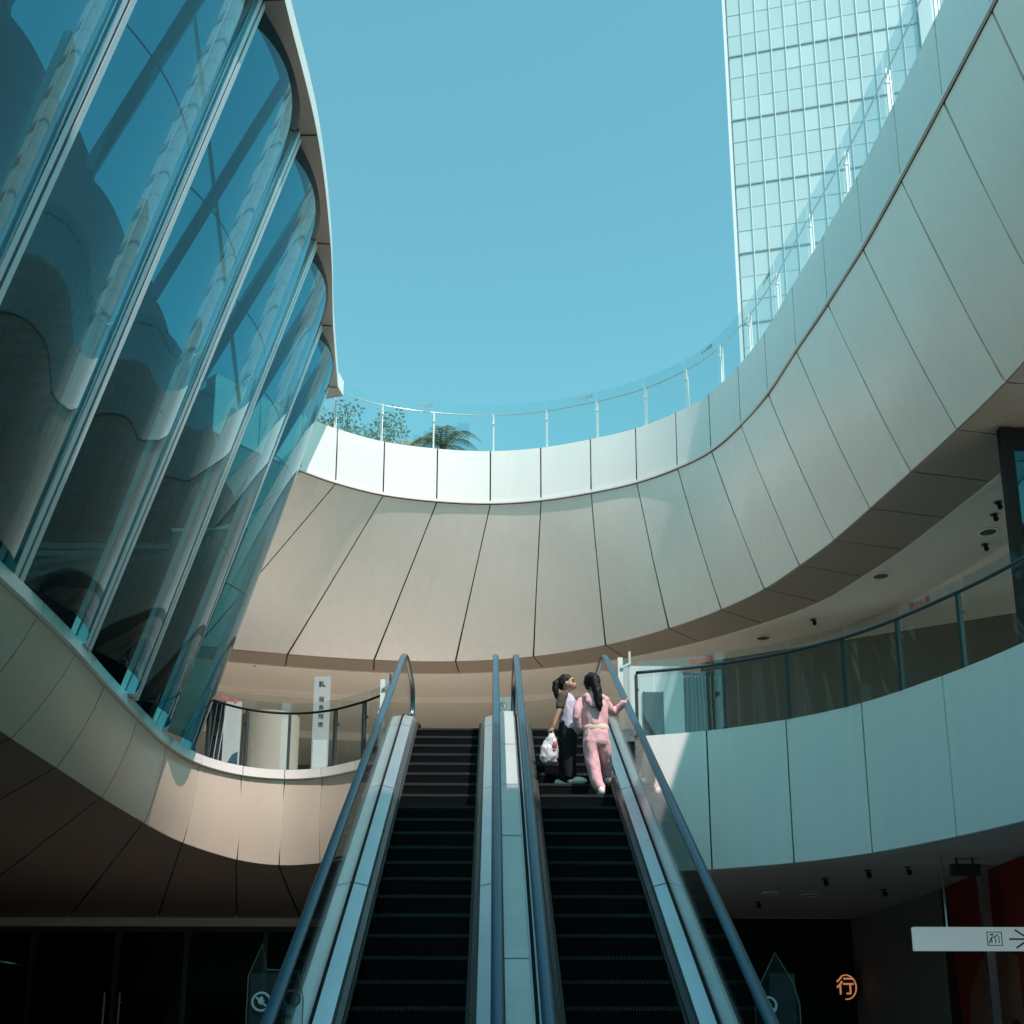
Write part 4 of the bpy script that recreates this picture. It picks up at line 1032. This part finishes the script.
mb = MB(); mb.tube([(-1.45,30,14.15),(-1.42,30,16.5),(-1.42,30,18.2)], [.14,.11,.10], 10); mb.build('trunk', M['bark'], pm, True)
for k in range(13):
    a = 2*math.pi*k/13+.15; L = .85+.35*random.random(); rise_ = .35+.35*random.random()
    mb = MB(); pts = []
    for j in range(11):
        t = j/10; pts.append(Vector((-1.42+L*t*math.cos(a), 30+L*t*math.sin(a), 18.2+rise_*math.sin(t*2.1)-.55*t*t)))
    mb.tube(pts, [.014*(1-.8*j/10) for j in range(11)], 5)
    for j in range(1, 11):
        for s in (-1, 1):
            for q in range(2):
                p = pts[j].lerp(pts[j-1], q*.5); d = (pts[j]-pts[j-1]).normalized(); n = d.cross(Vector((0,0,1))).normalized()*s
                l = .34*math.sin(math.pi*(.15+.8*j/11)); tip = p+n*l*.75+d*l*.5-Vector((0,0,l*.45)); mb.face([p-d*.02, p+d*.025, tip])
    mb.build('frond', M['leaf2'], pm)
pv = empty('pavilion', (-2.6, 30, 14.15), 'flat roofed pavilion peeping over the white parapet beside the palm', 'building')
mb = MB(); mb.box((-3.15,30.4,18.42), (-2.05,32.4,18.62)); mb.build('roof', M['concrete'], pv)
mb = MB(); mb.box((-3.0,30.6,14.15), (-2.2,32.2,18.42)); mb.build('wall', M['panel_pale'], pv)
mb = MB(); mb.box((-2.9,30.56,17.2), (-2.3,30.6,18.2)); mb.build('window', M['screen'], pv)

tw = empty('tower', (37, 113, 0), 'pale glass skyscraper with white vertical mullions beyond the parapet', 'tower')
E = Vector((.97,-.243,0)).normalized(); O = Vector((27.3,115,0)); Nn = Vector((E.y*-1, E.x, 0)); Lw = 21.4; HT = 150
if Nn.y < 0: Nn = -Nn
def TP(l, d, z): q = O+E*l+Nn*d; return (q.x, q.y, z)
def tbox(mb, l0, l1, d0, d1, z0, z1, m=0):
    v = [TP(l, d, z) for z in (z0, z1) for l, d in ((l0,d0),(l1,d0),(l1,d1),(l0,d1))]
    mb.raw(v, [(0,3,2,1),(4,5,6,7),(0,1,5,4),(1,2,6,5),(2,3,7,6),(3,0,4,7)], m)
mb = MB(); tbox(mb, 0, Lw, .3, 24, 0, HT); mb.build('core', M['tower_faint'], tw)
mb = MB(); nb = 13; fl = 8.9/3; z = 89.7-8.9*10; rnd = random.Random(3)
while z < HT-fl:
    for k in range(nb):
        l0 = .15+(Lw-.3)*k/nb; l1 = .15+(Lw-.3)*(k+1)/nb; t1, t2 = rnd.uniform(-.012,.012), rnd.uniform(-.012,.012)
        mb.face([TP(l0, .1+t1, z+.01), TP(l1, .1-t1, z+.01), TP(l1, .1-t1+t2, z+fl-.01), TP(l0, .1+t1+t2, z+fl-.01)], 0 if rnd.random() < .75 else 1)
    z += fl
mb.build('glazing', [M['tower_glass'], M['tower_glass2']], tw)
mb = MB()
for k in range(1, nb): l = .15+(Lw-.3)*k/nb; tbox(mb, l-.045, l+.045, -.10, .09, 0, HT)
mb.build('mullions', M['tower_white'], tw)
mb = MB()
for k in range(-10, 7):
    zz = 89.7+8.9*k
    if zz > 0: tbox(mb, 0.02, Lw-.02, -.02, .08, zz-.075, zz+.075, 0)
    for q in (1, 2):
        if zz+q*fl > 0: tbox(mb, .02, Lw-.02, 0.05, .085, zz+q*fl-.035, zz+q*fl+.035, 1)
mb.build('floor_lines', [M['tower_line'], M['tower_faint']], tw)
mb = MB(); tbox(mb, -.35, .0, -.3, 24, 0, HT); tbox(mb, Lw, Lw+1.6, -.5, 24, 0, HT); mb.build('corner_fins', M['tower_white'], tw)
mb = MB(); tbox(mb, Lw+1.6, Lw+9, 1.5, 24, 0, HT); mb.build('rear_wing', M['tower_glass2'], tw)
mb = MB()
for k in range(-18, 14): tbox(mb, Lw+1.61, Lw+9.02, 1.3, 1.49, 89.7+4.45*k, 89.7+4.45*k+1.1)
mb.build('rear_wing_bands', M['tower_line'], tw)
